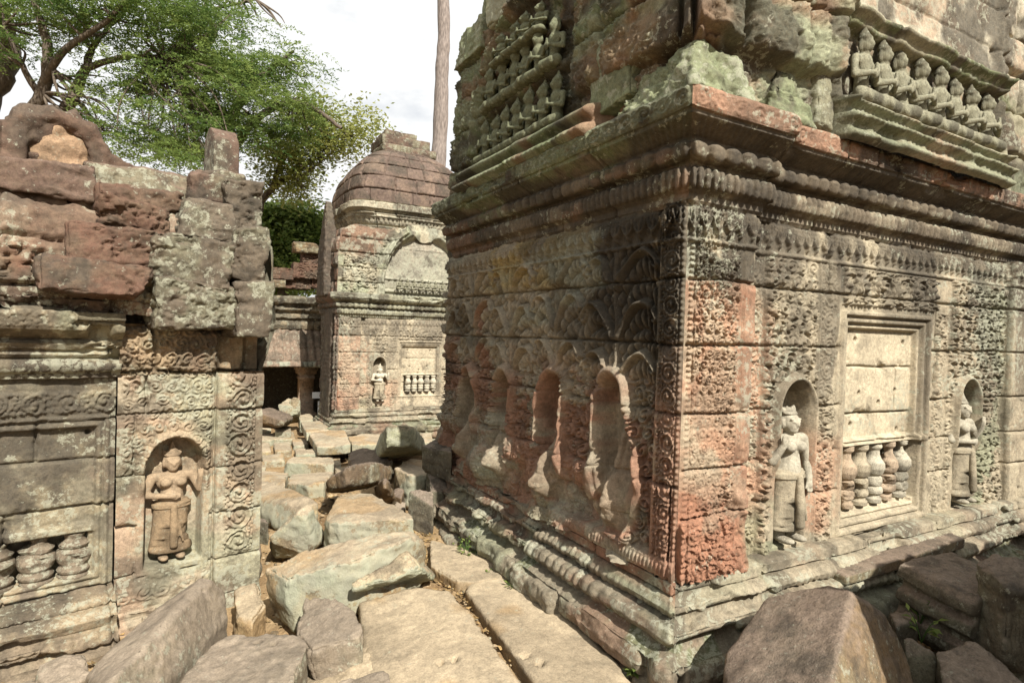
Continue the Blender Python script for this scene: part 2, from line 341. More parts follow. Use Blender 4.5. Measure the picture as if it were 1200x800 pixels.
def stone_cols(co, nn, kind, seed):
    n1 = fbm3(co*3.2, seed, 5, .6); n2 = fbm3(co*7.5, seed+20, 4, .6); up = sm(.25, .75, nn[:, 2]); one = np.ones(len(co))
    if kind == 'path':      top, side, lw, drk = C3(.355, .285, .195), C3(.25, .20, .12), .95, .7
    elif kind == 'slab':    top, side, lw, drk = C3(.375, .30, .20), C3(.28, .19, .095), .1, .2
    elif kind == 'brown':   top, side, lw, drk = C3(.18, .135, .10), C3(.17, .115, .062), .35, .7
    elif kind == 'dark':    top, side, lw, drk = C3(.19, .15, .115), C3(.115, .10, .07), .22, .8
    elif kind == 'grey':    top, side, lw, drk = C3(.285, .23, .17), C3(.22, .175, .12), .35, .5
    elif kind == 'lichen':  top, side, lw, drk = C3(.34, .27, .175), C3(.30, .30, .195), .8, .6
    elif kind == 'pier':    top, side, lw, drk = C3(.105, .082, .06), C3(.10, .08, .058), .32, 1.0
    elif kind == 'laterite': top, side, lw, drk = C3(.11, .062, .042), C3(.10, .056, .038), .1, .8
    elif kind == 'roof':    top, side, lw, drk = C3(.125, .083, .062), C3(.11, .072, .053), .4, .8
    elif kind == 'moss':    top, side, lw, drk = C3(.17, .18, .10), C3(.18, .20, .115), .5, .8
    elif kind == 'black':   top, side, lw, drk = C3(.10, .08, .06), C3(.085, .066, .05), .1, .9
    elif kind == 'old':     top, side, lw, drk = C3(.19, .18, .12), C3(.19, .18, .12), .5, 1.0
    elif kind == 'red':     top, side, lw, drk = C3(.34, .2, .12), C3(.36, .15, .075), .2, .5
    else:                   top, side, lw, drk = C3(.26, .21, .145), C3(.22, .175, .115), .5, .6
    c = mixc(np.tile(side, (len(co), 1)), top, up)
    c = mixc(c, GREEN*.95, sm(.46, .62, n1)*lw*(1-.85*up)); c = mixc(c, OCHRE*.9, sm(.55, .7, n2)*.4*(1-up) if kind in ('path', 'slab') else 0*one)
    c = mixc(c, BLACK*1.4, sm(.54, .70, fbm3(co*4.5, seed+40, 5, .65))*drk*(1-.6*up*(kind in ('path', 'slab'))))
    c = mixc(c, np.asarray(top)*.62, sm(.5, .62, fbm3(co*1.7, seed+60, 5, .6))*.6*(kind in ('path', 'slab', 'grey', 'brown'))); c = mixc(c, C3(.30, .19, .085), sm(.58, .68, fbm3(co*2.3, seed+64, 4))*.55*(kind in ('path', 'slab'))); c = c*(.8+.4*n2)[:, None]
    return np.c_[c, (.42 if kind == 'pier' else lw)*(1-.7*up)*sm(.3, .6, n1)]
_seed = [100]
def stone(name, pts, kind='path', parent=None, label=None, cat='stone block', group=None, vox=None, rough=1.0, mat=None, holes=(), local=False, it=1):
    """a weathered block: hull of its corner points, worn round at the edges, pitted and chipped"""
    _seed[0] += 3; seed = _seed[0]; pts = np.array(pts, float); base = np.zeros(3)
    if not local: base = np.array([pts[:, 0].mean(), pts[:, 1].mean(), pts[:, 2].min()])
    P = pts-base; bm = bmesh.new()
    for p in P: bm.verts.new(p)
    bmesh.ops.convex_hull(bm, input=bm.verts[:]); bmesh.ops.triangulate(bm, faces=bm.faces[:])
    rc = random.Random(seed); hv = [v.co.copy() for v in bm.verts if v.link_faces]
    if not local:
        ctr = Vector(P.mean(0)); dim = float(np.median(P.max(0)-P.min(0)))
        for v in rc.sample(hv, min(4, len(hv))):
            nn_ = (v-ctr).normalized()+Vector((rc.uniform(-.5, .5), rc.uniform(-.5, .5), rc.uniform(-.2, .5))); nn_.normalize()
            far_ = max(q.co.dot(nn_) for q in bm.verts)
            bmesh.ops.bisect_plane(bm, geom=bm.verts[:]+bm.edges[:]+bm.faces[:], plane_co=nn_*(far_-dim*rc.uniform(.05, .16)), plane_no=nn_, clear_outer=True)
        bmesh.ops.delete(bm, geom=bm.faces[:], context='FACES_ONLY'); bmesh.ops.convex_hull(bm, input=bm.verts[:]); bmesh.ops.triangulate(bm, faces=bm.faces[:])
    lone = [v for v in bm.verts if not v.link_faces]; bmesh.ops.delete(bm, geom=lone, context='VERTS')
    bm.verts.index_update(); V = [tuple(v.co) for v in bm.verts]; F = [tuple(v.index for v in f.verts) for f in bm.faces]; bm.free()
    ext = P.max(0)-P.min(0); size = float(np.median(ext)); vox = vox or float(np.clip(ext.max()/100, .009, .022))
    r, co, lap = remesh(V, F, vox, it); nn = normals(r); wp = co+base+seed*1.37
    edge = np.clip(np.linalg.norm(co-lap(lap(co)), axis=1)/vox*3, 0, 1)
    a = rough*float(np.clip(size/.35, .35, 1.4))
    lay = np.sin(wp[:, 2]*70+6*fbm3(wp*2, seed+11, 3)+wp[:, 0]*9)*(1-np.abs(nn[:, 2]))
    d = (fbm3(wp*2.6, seed, 3)-.5)*.020*a+lay*.0035*a*sm(.45, .6, fbm3(wp*3, seed+12, 3))+(fbm3(wp*11, seed+5, 4, .6)-.5)*.026*a+(fbm3(wp*34, seed+7, 2)-.5)*.008*min(a, 1)
    d -= edge*sm(.46, .64, fbm3(wp*9, seed+8, 3))*.028*a
    if kind in ('laterite', 'pier'): d -= .028*sm(.52, .66, fbm3(wp*22*np.array((1, 1, 1.7)), seed+9, 3))*(1 if kind == 'laterite' else .6)*sm(.40, .55, fbm3(wp*3, seed+10, 3))
    for hx in holes:
        d -= .06*sm(hx[3]*1.3, hx[3]*.7, np.linalg.norm(co+base-np.array(hx[:3]), axis=1))
    co = co+nn*d[:, None]; r.vertices.foreach_set('co', co.astype(np.float32).ravel()); r.update(); nn = normals(r)
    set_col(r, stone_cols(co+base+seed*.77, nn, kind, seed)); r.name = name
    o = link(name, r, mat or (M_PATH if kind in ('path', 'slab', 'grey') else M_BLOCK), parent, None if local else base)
    if label: tag(o, label, cat, group)
    return o
def lathe(name, prof, parent, loc, col, mat=M_STONE, n=20, lich=.15, seed=3):
    prof = np.array(prof, float); t = np.concatenate([[0], np.cumsum(np.hypot(*np.diff(prof, axis=0).T))]); tt = np.linspace(0, t[-1], max(14, int(t[-1]/.005)))
    r = np.interp(tt, t, prof[:, 0]); z = np.interp(tt, t, prof[:, 1]); th = np.linspace(0, 2*np.pi, n+1)
    P = np.stack([r[:, None]*np.cos(th), r[:, None]*np.sin(th), np.repeat(z[:, None], n+1, 1)], -1)
    q = P.reshape(-1, 3); d = (fbm3((q+np.array(loc)+seed)*14, seed, 3)-.5)*.010-.03*sm(.60, .68, fbm3((q+seed)*9, seed+2, 3)); q = q+d[:, None]*np.c_[q[:, :2]/(np.linalg.norm(q[:, :2], axis=1)[:, None]+1e-6), np.zeros(len(q))]
    c = mixc(np.tile(col, (len(q), 1)), np.array(col)*.5, sm(.5, .7, fbm3((q+np.array(loc))*9, seed, 4)))
    me = mk_mesh(name, q, grid_faces(len(z), n+1), np.c_[c, np.full(len(q), lich)]); return link(name, me, mat, parent, loc)

# ------------------------------------------------------------------ ground
def gz(x, y):
    x = np.asarray(x, float); y = np.asarray(y, float)
    return .19*sm(.3, 1.3, x)*(1-sm(5.5, 8.5, y))-.42*sm(5.5, 10.5, y)
def G(px, py, h):
    z = 0.
    for _ in range(8):
        p = T(px, py, z); z = float(gz(p[0], p[1]))+h
    return T(px, py, z)
ax = np.unique(np.concatenate([[-400, -200, -100, -60, -30, -15], np.arange(-9, -3, .25), np.arange(-3, 6, .05), np.arange(6, 12, .25), [15, 30, 60, 100, 200, 400]]))
ay = np.unique(np.concatenate([[-400, -200, -100, -50, -20, -8], np.arange(-4, 1.5, .25), np.arange(1.5, 13, .05), np.arange(13, 22, .25), [26, 35, 60, 100, 200, 400]]))
gx, gy = np.meshgrid(ax, ay)
near = sm(14, 8, np.abs(gx))*sm(24, 18, gy)*sm(-6, -2, gy)
gzz = gz(gx, gy)-.05*near+near*(.09*(fbm2(gx*2, gy*2, 5, 5)-.5)+.05*(fbm2(gx*8, gy*8, 8, 3)-.5))
tag(link('ground', mk_mesh('ground', np.stack([gx, gy, gzz], -1).reshape(-1, 3), grid_faces(len(ay), len(ax))), M_GROUND), kind='structure')

# ------------------------------------------------------------------ figures
def devata(parent, loc, pose, col, skirtcol, sc=1.0, vox=.0055, rz=0.):
    items = [('c', (-.045, 0, .03), (-.052, 0, .36), .03, .055), ('c', (.045, 0, .03), (.052, 0, .36), .03, .055),
             ('e', (-.05, -.045, .02), (.03, .06, .022)), ('e', (.05, -.045, .02), (.03, .06, .022)),
             ('e', (0, 0, .40), (.10, .07, .075)), ('c', (0, 0, .42), (0, 0, .53), .08, .062), ('e', (0, 0, .575), (.092, .058, .075)),
             ('e', (-.042, -.05, .578), (.037, .036, .035)), ('e', (.042, -.05, .578), (.037, .036, .035)), ('c', (-.11, 0, .618), (.11, 0, .618), .034, .034),
             ('c', (0, 0, .62), (0, -.005, .68), .032, .028), ('e', (0, -.010, .722), (.052, .054, .062)), ('e', (0, -.064, .716), (.0095, .013, .019)), ('c', (-.034, -.050, .744), (.034, -.050, .744), .008, .008), ('e', (0, -.030, .678), (.030, .030, .024)), ('e', (0, .018, .735), (.054, .046, .056)),
             ('e', (-.020, -.057, .729), (.012, .008, .006)), ('e', (.020, -.057, .729), (.012, .008, .006)), ('c', (-.013, -.055, .692), (.013, -.055, .692), .007, .007),
             ('e', (-.05, 0, .712), (.012, .02, .034)), ('e', (.05, 0, .712), (.012, .02, .034))]
    def arm(s, el, ha, fdir):
        sh = np.array((s*.122, 0, .612)); el = np.array(el); ha = np.array(ha); fd = np.array(fdir, float)
        it = [('c', sh, el, .034, .026), ('c', el, ha, .027, .02), ('e', ha+fd*.012, (.02, .02, .022))]
        side = np.cross(fd, (0, -1, 0)); side = side/(np.linalg.norm(side)+1e-6)
        for k in range(4): it.append(('c', ha+fd*.02+side*(k-1.5)*.010, ha+fd*(.058-.005*abs(k-1.5))+side*(k-1.5)*.013, .0075, .006))
        it.append(('c', ha+side*.016, ha+fd*.03+side*.032, .008, .006)); return it
    if pose == 'hang':
        items += arm(1, (.155, -.01, .47), (.135, -.045, .345), (0, -.15, -1)); items += arm(-1, (-.165, -.035, .50), (-.135, -.085, .605), (.1, -.1, 1))
    else:
        items += arm(-1, (-.16, -.02, .495), (-.02, -.095, .485), (1, -.1, .02)); items += arm(1, (.165, -.03, .50), (.155, -.075, .61), (.1, -.1, 1))
    o = blob('devata', items, vox, parent, M_SMOOTH, col, it=1, rough=.0012, seed=11, lich=.12)
    o.location = loc; o.rotation_euler = (0, 0, rz); o.scale = (sc*1.14, sc*1.05, sc)
    hd = [('e', (0, .004, .775), (.052, .052, .016)), ('e', (0, .006, .793), (.044, .044, .020))]+([('c', (0, 0, .80), (0, 0, .87), .034, .010)] if pose != 'hang' else [])+[('c', (x, -.026+abs(x)*.6, .788), (x*1.1, -.02+abs(x)*.6, .815), .013, .008) for x in (-.045, -.022, 0, .022, .045)]
    blob('headdress', hd, vox, o, M_SMOOTH, col*.9, it=1, seed=12)
    pr = [(.0, .06), (.125, .06), (.13, .075), (.118, .16), (.112, .26), (.108, .36), (.108, .385), (.118, .39), (.118, .42), (.104, .425), (.098, .44), (.0, .445)] if pose != 'hang' else [(.0, .075), (.108, .075), (.112, .09), (.106, .2), (.106, .33), (.108, .385), (.118, .39), (.118, .42), (.104, .425), (.098, .44), (.0, .445)]
    sk = lathe('skirt', pr, o, (0, 0, 0), skirtcol, M_SMOOTH, seed=15); sk.scale = (1, .74, 1)
    fl = [('c', (0, -.085, .40), (.0, -.1, .12), .022, .028), ('c', (0, -.09, .40), (.055, -.095, .14), .012, .010)]
    blob('sash', fl, vox, o, M_SMOOTH, skirtcol*1.05, it=1, seed=17)
    return o
_pray = solids([('e', (0, -.02, .032), (.10, .075, .034)), ('c', (-.075, -.04, .036), (.05, -.07, .03), .034, .028), ('c', (.075, -.04, .036), (-.05, -.07, .03), .034, .028), ('c', (0, 0, .06), (0, 0, .12), .042, .036), ('c', (0, 0, .12), (0, 0, .175), .038, .052), ('c', (-.066, 0, .192), (.066, 0, .192), .022, .022),
    ('c', (-.078, 0, .188), (-.104, -.02, .115), .021, .017), ('c', (-.104, -.02, .115), (-.012, -.078, .128), .017, .012), ('c', (.078, 0, .188), (.104, -.02, .115), .021, .017), ('c', (.104, -.02, .115), (.012, -.078, .128), .017, .012),
    ('c', (0, -.074, .118), (0, -.078, .165), .015, .009), ('c', (0, 0, .19), (0, -.008, .23), .02, .019), ('e', (0, -.012, .256), (.034, .037, .042)), ('e', (0, -.05, .252), (.008, .010, .012)), ('e', (-.014, -.044, .264), (.009, .007, .005)), ('e', (.014, -.044, .264), (.009, .007, .005)), ('e', (0, -.045, .236), (.013, .007, .005)), ('e', (-.038, 0, .25), (.009, .012, .024)), ('e', (.038, 0, .25), (.009, .012, .024)),
    ('e', (0, -.005, .284), (.040, .041, .010)), ('e', (0, 0, .296), (.033, .033, .010)), ('e', (0, 0, .308), (.026, .026, .010)), ('c', (0, 0, .31), (0, 0, .342), .018, .008)])
def pray_mesh(vox, col, seed):
    r, co, lap = remesh(_pray[0], _pray[1], vox, 1); nn = normals(r); co = co+nn*((fbm3(co*16, seed, 4)-.5)*.007)[:, None]; r.vertices.foreach_set('co', co.astype(np.float32).ravel()); r.update()
    c = mixc(np.tile(col, (len(co), 1)), np.array(col)*.45, sm(.5, .68, fbm3(co*9+seed, seed+4, 4))); set_col(r, np.c_[c, np.full(len(co), .2)]); r.materials.append(M_STONE); r.name = 'carved_figure'; return r

# ------------------------------------------------------------------ near shrine (right)
X0, Y0 = 2.225, 2.191
NS = thing('stone_shrine', 'large carved sandstone shrine filling the right side, red lichen stained corner and deep stepped cornice', 'temple', (X0, Y0, 0))
FL = ((0, 0, 0), (0, 1, 0), (-1, 0, 0)); FF_ = ((0, 0, 0), (1, 0, 0), (0, -1, 0))
LL, LF = 3.06, 5.0
def z0_(S): return np.zeros_like(S)
P_PLINTH = [(.24, -.1), (.24, .29), (.21, .365), (.12, .38), (.105, .395), (.13, .41), (.155, .445), (.14, .48), (.095, .50), (.06, .512), (.085, .525), (.098, .555), (.07, .585), (.02, .60), (.045, .612), (.04, .66), (.0, .672), (-.30, .673)]
def d_plinth(front):
    def f(S, Z):
        S0 = S; S = S+.05*(fbm2(S*4, Z*2, 43, 3)-.5); ero = .25+.75*sm(.60, .42, fbm2(S*1.7, Z*3, 44, 3))
        r = ero*(.016*beads(S, .075)*band(Z, .405, .495, .015)+.012*beads(S, .05)*band(Z, .52, .595, .01))
        rough = sm(.385, .345, Z); h, ed, b, rnd = masonry(S, Z, [-.2, .06, .20, .375], .35, .9, 31, .03, .02, .06, .03)
        n = (fbm2(S*5, Z*5, 41, 5, .6)-.5)
        jn = -.025*np.exp(-(np.abs((S/.62)-np.round(S/.62+.1*np.sin(S*3)))*.62/.008)**2)
        brk = -.05*sm(.58, .64, fbm2(S*2.1, Z*4, 45+front, 4))
        return (h+n*.09)*rough+(r+jn+brk*.8+n*.03)*(1-rough), z0_(S)
    return f
def c_plinth(front):
    def f(S, Z, H):
        n = fbm2(S*2.2, Z*4, 51+front, 5, .6); n2 = fbm2(S*6, Z*9, 53, 5, .6); c = np.tile(GREY*.95, S.shape+(1,))
        c = mixc(c, BROWN*1.3, sm(.45, .6, n)*.7); c = mixc(c, WHITEL*.95, sm(.54, .68, n2)*(.35 if front else .65)*sm(.36, .44, Z)*(1 if front else band(S, .5, 2.0, .3)))
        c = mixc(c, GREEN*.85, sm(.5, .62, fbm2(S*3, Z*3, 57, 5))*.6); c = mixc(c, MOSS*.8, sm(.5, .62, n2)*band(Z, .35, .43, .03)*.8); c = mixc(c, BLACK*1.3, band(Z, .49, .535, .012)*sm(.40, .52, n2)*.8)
        if not front: c = mixc(c, RED*.8, sm(.56, .62, Z)*sm(.40, .55, n+.12*sm(1.3, .6, S))*.9)
        else: c = mixc(c, BEIGE*.9, .6*sm(.39, .5, Z)); c = mixc(c, BLACK*1.4, sm(.5, .64, fbm2(S*4, Z*4, 58, 5))*.6)
        return np.concatenate([c, (.1+.4*sm(.45, .6, n2))[..., None]], -1)
    return f
sweep('plinth', NS, M_STONE, LL, P_PLINTH, FL, d_plinth(0), c_plinth(0), .009, .008, 0, 1)
sweep('plinth', NS, M_STONE, LF, P_PLINTH, FF_, d_plinth(1), c_plinth(1), .010, .008, 0, 1)

NICH = [(.51, .25, .78, 1.64), (1.13, .23, .80, 1.61), (1.84, .24, .82, 1.57), (2.50, .25, .80, 1.54)]
ROWS = [.5, .62, .97, 1.22, 1.51, 1.87, 2.21, 2.64]
def d_left(S, Z):
    h, ed, bid, rnd = masonry(S, Z, [.5, .62, 1.13, 1.51, 1.87, 2.21, 2.64], .42, .85, 7, .010, .006, .02, .010)
    er = fbm2(S*1.6, Z*1.6, 61, 5, .55); keep = .75+.25*sm(.66, .48, er)
    strip = sm(.175, .165, S); tap = sm(.19, .20, S)*sm(2.41, 2.40, Z)
    h = h+strip*(.034*medallions(S-.095, Z, .115, .118)*sm(.04, .045, S)+.014*(.5+.5*np.cos(Z/.032*2*np.pi))*sm(.04, .03, S))
    h = h+.020*band(S, .168, .192, .004)
    fr = fronds(S-.2, Z, .62, .285, 3); cu = curls(S, Z, .095, 5)
    lowm = sm(1.72, 1.60, Z)
    h = h+tap*keep*(.115*fr*(1-lowm)+.075*cu*lowm)-.05*tap
    h = h+.045*drape(S, Z, .095, 2.42, 2.57)+.024*band(Z, 2.395, 2.415, .004)
    h = h+(fbm2(S*9, Z*9, 63, 4, .6)-.5)*.022
    # worn, broken lower wall between the niches
    low = sm(1.25, 1.02, Z+.25*(fbm2(S*3, Z*2, 66, 4)-.5))*sm(.28, .40, S); h = h*(1-low*.75)+low*((fbm2(S*2.6, Z*2.6, 67, 4, .42)-.42)*.26)
    for i, (cx, wd, a, b) in enumerate(NICH):
        d = arch(S+.12*(fbm2(S*2.6, Z*2.6, 70+i, 3)-.5), Z, cx+.03*np.sin(Z*5+i), wd, a, b)+.05*(fbm2(S*4, Z*4, 78+i, 3)-.5)*sm(b-.1, b-.4, Z)
        fade = sm(a+.15, a+.48, Z); ins = sm(.012, -.012, d); fl_ = sm(.075, .05, d)*(1-ins)*sm(a, a+.1, Z)*sm(.30, .42, fbm2(S*2.2, Z*2.2, 79, 3)); h = h*(1-fl_)+fl_*(.02+(fbm2(S*6, Z*6, 75, 3)-.5)*.03); back = -.115-.02*(fbm2(S*4, Z*4, 69, 3)-.5)
        stump = (.10*np.exp(-(((S-cx)/.10)**2+((Z-(a+.12))/.2)**2))+.075*np.exp(-((S-cx)/.052)**2)*band(Z, a+.05, b-.28, .06)+.05*np.exp(-(((S-cx)/.05)**2+((Z-b+.20)/.06)**2)))*(.45+1.1*fbm2(S*6, Z*6, 72+i, 4))
        h = h*(1-ins)+ins*(back*fade+stump+.35*(1-fade)*back)
        h = h+.05*np.exp(-((d-.035)/.026)**2)*sm(a+.22, a+.36, Z)*sm(.25, .4, fbm2(S*3+i, Z*3, 74, 3)+.15)
    wd_, wi_ = worley(S/.30+.4*fbm2(S*3, Z*3, 92, 3), Z/.25+.4*fbm2(S*3+4, Z*3, 93, 3), 94); h = h+(.11*np.sqrt(np.clip(1-wd_*1.25, 0, 1))*(.4+.9*wi_)-.035)*sm(1.28, 1.0, Z+.3*(fbm2(S*2.5, Z*2.5, 95, 3)-.5))*sm(.27, .40, S)
    dr = band(Z, .665, .755, .006)*sm(.96, .93, S+.1*(fbm2(S*6, Z*6, 76, 3)-.5)); h = h*(1-dr)+dr*(.045+.014*(.5+.5*np.cos(S/.026*2*np.pi))*band(Z, .685, .735, .006)+(fbm2(S*6, Z*6, 77, 4)-.5)*.03)
    h = h-.022*np.exp(-(ed/.007)**2)
    return h, z0_(S)
def c_left(S, Z, H):
    n = fbm2(S*1.9, Z*1.9, 81, 5, .6); n2 = fbm2(S*5, Z*5, 83, 5, .6); n3 = fbm2(S*.9+5, Z*2.5, 85, 4)
    c = np.tile(C3(.27, .23, .165), S.shape+(1,)); c = mixc(c, BEIGE*.8, sm(.45, .62, n)*.6)
    c = mixc(c, OCHRE*.85, band(Z, 2.22, 2.6, .06)*band(S, .75, 2.2, .2)*sm(.3, .5, n2)*.8)
    redm = sm(1.78, 1.45, Z+.5*(n-.5))*sm(.34, .50, n2+.05)
    redm = np.maximum(redm, band(S, 2.12, 2.34, .05)*band(Z, .9, 2.15, .1)*sm(.3, .45, n2)); redm = np.maximum(redm, sm(.21, .15, S)*sm(2.25, 1.9, Z)*.75)
    redm = np.maximum(redm, band(S, 2.75, 3.1, .05)*band(Z, 1.2, 2.0, .1)*.8)
    c = mixc(c, C3(.22, .105, .066), redm*.8*sm(.30, .46, fbm2(S*3.3, Z*3.3, 91, 5)))
    c = mixc(c, BLACK, band(S, .0, .76, .04)*sm(1.72, 1.95, Z+.4*(n-.5))*sm(.22, .36, n2+.08)*.95)
    c = mixc(c, BLACK*1.3, sm(.52, .62, fbm2(S*1.2+9, Z*2, 87, 5))*sm(1.3, 1.8, Z)*.6); c = mixc(c, C3(.25, .26, .20), sm(.55, .66, n3)*.55*sm(.2, .6, S))
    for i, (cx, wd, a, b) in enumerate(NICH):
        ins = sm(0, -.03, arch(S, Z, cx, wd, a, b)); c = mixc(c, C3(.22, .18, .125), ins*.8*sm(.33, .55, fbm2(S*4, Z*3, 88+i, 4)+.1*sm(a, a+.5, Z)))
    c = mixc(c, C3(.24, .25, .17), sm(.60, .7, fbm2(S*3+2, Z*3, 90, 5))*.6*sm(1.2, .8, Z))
    return np.concatenate([c, (.25*sm(.5, .65, n3))[..., None]], -1)
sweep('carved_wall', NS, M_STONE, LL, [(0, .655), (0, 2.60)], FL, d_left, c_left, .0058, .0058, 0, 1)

WIN = (1.44, 2.50, .67, 2.11)
NF = [(.975, .27, .70, 1.62), (3.03, .27, .68, 1.60)]
def front_relief(S, Z, seed=0, niches=NF, win=WIN, open_=(1.60, 2.42, .81, 1.22)):
    h, ed, bid, rnd = masonry(S, Z, ROWS, .45, .9, 7+seed, .009, .007, .026, .010)
    doff = -.075*sm(.515, .525, S)+.075*sm(3.62, 3.63, S)-.02*band(S, .53, .70, .004)
    er = fbm2(S*1.5, Z*1.5, 101+seed, 5, .55); keep = .45+.55*sm(.64, .48, er)
    h2, ed2, b2, rnd2 = masonry(S, Z, ROWS, 9, 10, 8+seed, .012, .007, .03, .016)
    pil = sm(.52, .51, S); h = h2*pil+h*(1-pil)
    ca = .030*curls(S, Z, .062, 9+seed)*band(S, .07, .40, .006)+.026*band(S, .425, .512, .004)*sm(.25, .4, fbm2(S*2, Z*3, 96, 3))+.020*medallions(S-.455, Z, .1, .11)*0+.018*(.5+.5*np.cos(Z/.03*2*np.pi))*band(S, .03, .06, .004)+.012*band(S, .405, .42, .004)
    h = h+pil*(ca*keep+.03*sm(.57, .70, fbm2(S*2.3, Z*2.3, 95+seed, 4))*-1)
    h = h+.034*medallions(S-.615, Z, .13, .16)*band(S, .545, .69, .004)*keep
    h = h+.050*curls(S, Z, .092, 13+seed, 2.0)*band(S, .71, 1.17, .006)*keep*sm(2.40, 2.38, Z)
    h = h+.034*medallions(S-1.30, Z, .13, .15)*band(S, 1.225, 1.375, .004)*keep*sm(2.40, 2.38, Z)+.012*(band(S, 1.20, 1.215, .003)+band(S, 1.385, 1.40, .003))*sm(2.40, 2.38, Z)
    h = h+.034*medallions(S-2.66, Z, .13, .15)*band(S, 2.585, 2.735, .004)*keep*sm(2.15, 2.13, Z)
    h = h+.050*curls(S, Z, .092, 15+seed, 2.0)*band(S, 2.78, 3.6, .006)*keep*sm(2.40, 2.38, Z)
    lin = band(S, 1.44, 2.54, .006)*band(Z, 2.15, 2.385, .005); h = h+lin*.045*np.maximum(medallions(Z-2.265, S-.06, .21, .215), .5*curls(S, Z, .09, 17+seed))
    h = h+.028*drape(S, Z, .085, 2.42, 2.57)+.018*band(Z, 2.395, 2.415, .004)+(fbm2(S*8, Z*8, 103+seed, 4, .6)-.5)*.016
    h = h+.03*curls(S, Z, .12, 21+seed)*sm(1.0, .98, Z)*band(S, .02, .5, .02)*.6
    # false window: stepped frame, blank slabs, dark baluster opening
    s0, s1, a, b = win; di = np.minimum(np.minimum(S-s0, s1-S), np.minimum(Z-a, b-Z)); ins = sm(-.003, .003, di)
    st = .022*band(di, .0, .028, .003)-.012*sm(.03, .034, di)+.014*band(di, .045, .07, .003)-.022*sm(.075, .08, di)+.012*band(di, .09, .108, .003)-.030*sm(.112, .118, di)
    hp, edp, bp_, rp = masonry(S, Z, [.0, 1.24, 1.43, 1.75, 2.4], 3, 4, 17+seed, .010, .006, .022, .010); hp = hp*sm(.11, .13, di)+h*.0+(fbm2(S*6, Z*6, 107, 4)-.5)*.012
    for (hx, hz) in ((1.70, 1.93), (2.28, 1.92), (1.76, 1.57), (2.2, 1.58), (1.70, 1.36), (2.26, 1.30), (2.0, 1.50)):
        hp = hp-.05*sm(.020, .012, np.hypot(S-hx, Z-hz))
    h = h*(1-ins)+ins*(st+hp)
    q0, q1, qa, qb = open_; dq = np.minimum(np.minimum(S-q0, q1-S), np.minimum(Z-qa, qb-Z)); h = np.where(dq > 0, -.21+.0*h, h); h = h+.045*band(S, q0-.03, q1+.04, .008)*band(Z, qb, qb+.045, .010)
    for i, (cx, wd, na, nb) in enumerate(niches):
        d = arch(S, Z, cx, wd, na, nb); i_ = sm(.008, -.008, d); fl_ = sm(.075, .06, d)*(1-i_); h = h*(1-fl_)+fl_*(.012+(fbm2(S*9, Z*9, 108, 3)-.5)*.012); h = h*(1-i_)+i_*(-.12); h = h+.05*np.exp(-((d-.035)/.02)**2)*sm(nb-.55, nb-.40, Z)
    return h, doff
def c_front(S, Z, H):
    n = fbm2(S*1.7, Z*1.7, 111, 5, .6); n2 = fbm2(S*5, Z*5, 113, 5, .6); n3 = fbm2(S*3.0+5, Z*.8, 115, 4)
    c = np.tile(BEIGE*.95, S.shape+(1,)); c = mixc(c, C3(.27, .22, .15), sm(.42, .6, n)*.75)
    pil = sm(.53, .50, S)
    c = mixc(c, PINK*.92, pil*sm(2.24, 2.20, Z)*.92); c = mixc(c, BEIGE*1.1, pil*sm(.48, .6, n2)*band(Z, 1.1, 2.1, .1)*.55)
    c = mixc(c, RED, pil*sm(1.30, .95, Z+.4*(n-.5))*.9); c = mixc(c, C3(.26, .235, .165), pil*sm(.55, .65, fbm2(S*4, Z*4, 118, 5))*.35); c = mixc(c, RED*.95, band(S, .39, .53, .02)*sm(2.25, 2.15, Z)*sm(.35, .5, n2)*.7)
    c = mixc(c, BLACK*1.2, pil*sm(2.17, 2.24, Z)*sm(.36, .48, n2+.03)*.9); c = mixc(c, WHITEL*.8, pil*sm(2.17, 2.24, Z)*sm(.10, .03, S)*.8)
    c = mixc(c, PINK*.95, band(S, .53, .75, .06)*sm(2.25, 1.9, Z)*sm(.35, .5, n2)*.85); c = mixc(c, PINK, band(S, .80, 1.45, .1)*sm(1.5, 1.2, Z)*sm(.40, .55, n)*.75)
    c = mixc(c, GREEN*.9, band(S, .5, 1.0, .1)*sm(1.05, .85, Z)*sm(.4, .5, n2)*.7)
    s0, s1, a, b = WIN; di = np.minimum(np.minimum(S-s0, s1-S), np.minimum(Z-a, b-Z)); c = mixc(c, C3(.44, .37, .255)*(1), sm(.05, .12, di)*.85*sm(.25, .5, n2+.1))
    c = mixc(c, BLACK*1.6, sm(.50, .60, fbm2(S*2.6, Z*1.6, 117, 5))*sm(1.9, 2.3, Z)*.8); c = mixc(c, GREEN*.9, band(S, 3.1, 3.6, .1)*sm(.42, .52, n2)*.7)
    c = mixc(c, WHITEL*.85, band(S, 3.0, 3.25, .08)*band(Z, 1.5, 2.5, .1)*.6*sm(.4, .5, n2)); c = mixc(c, BLACK*1.6, sm(.545, .64, n3)*.6*sm(1.0, 1.6, Z)*(1-sm(.05, .12, di))*(1-.8*pil)); c = mixc(c, BLACK*1.3, sm(2.36, 2.50, Z+.25*(n2-.5))*sm(.42, .55, n)*.7)
    return np.concatenate([c, (.35*sm(.5, .65, n)+.1)[..., None]], -1)
sweep('carved_wall', NS, M_STONE, LF, [(0, .655), (0, 2.60)], FF_, front_relief, c_front, .0058, .0058, 0, 1)
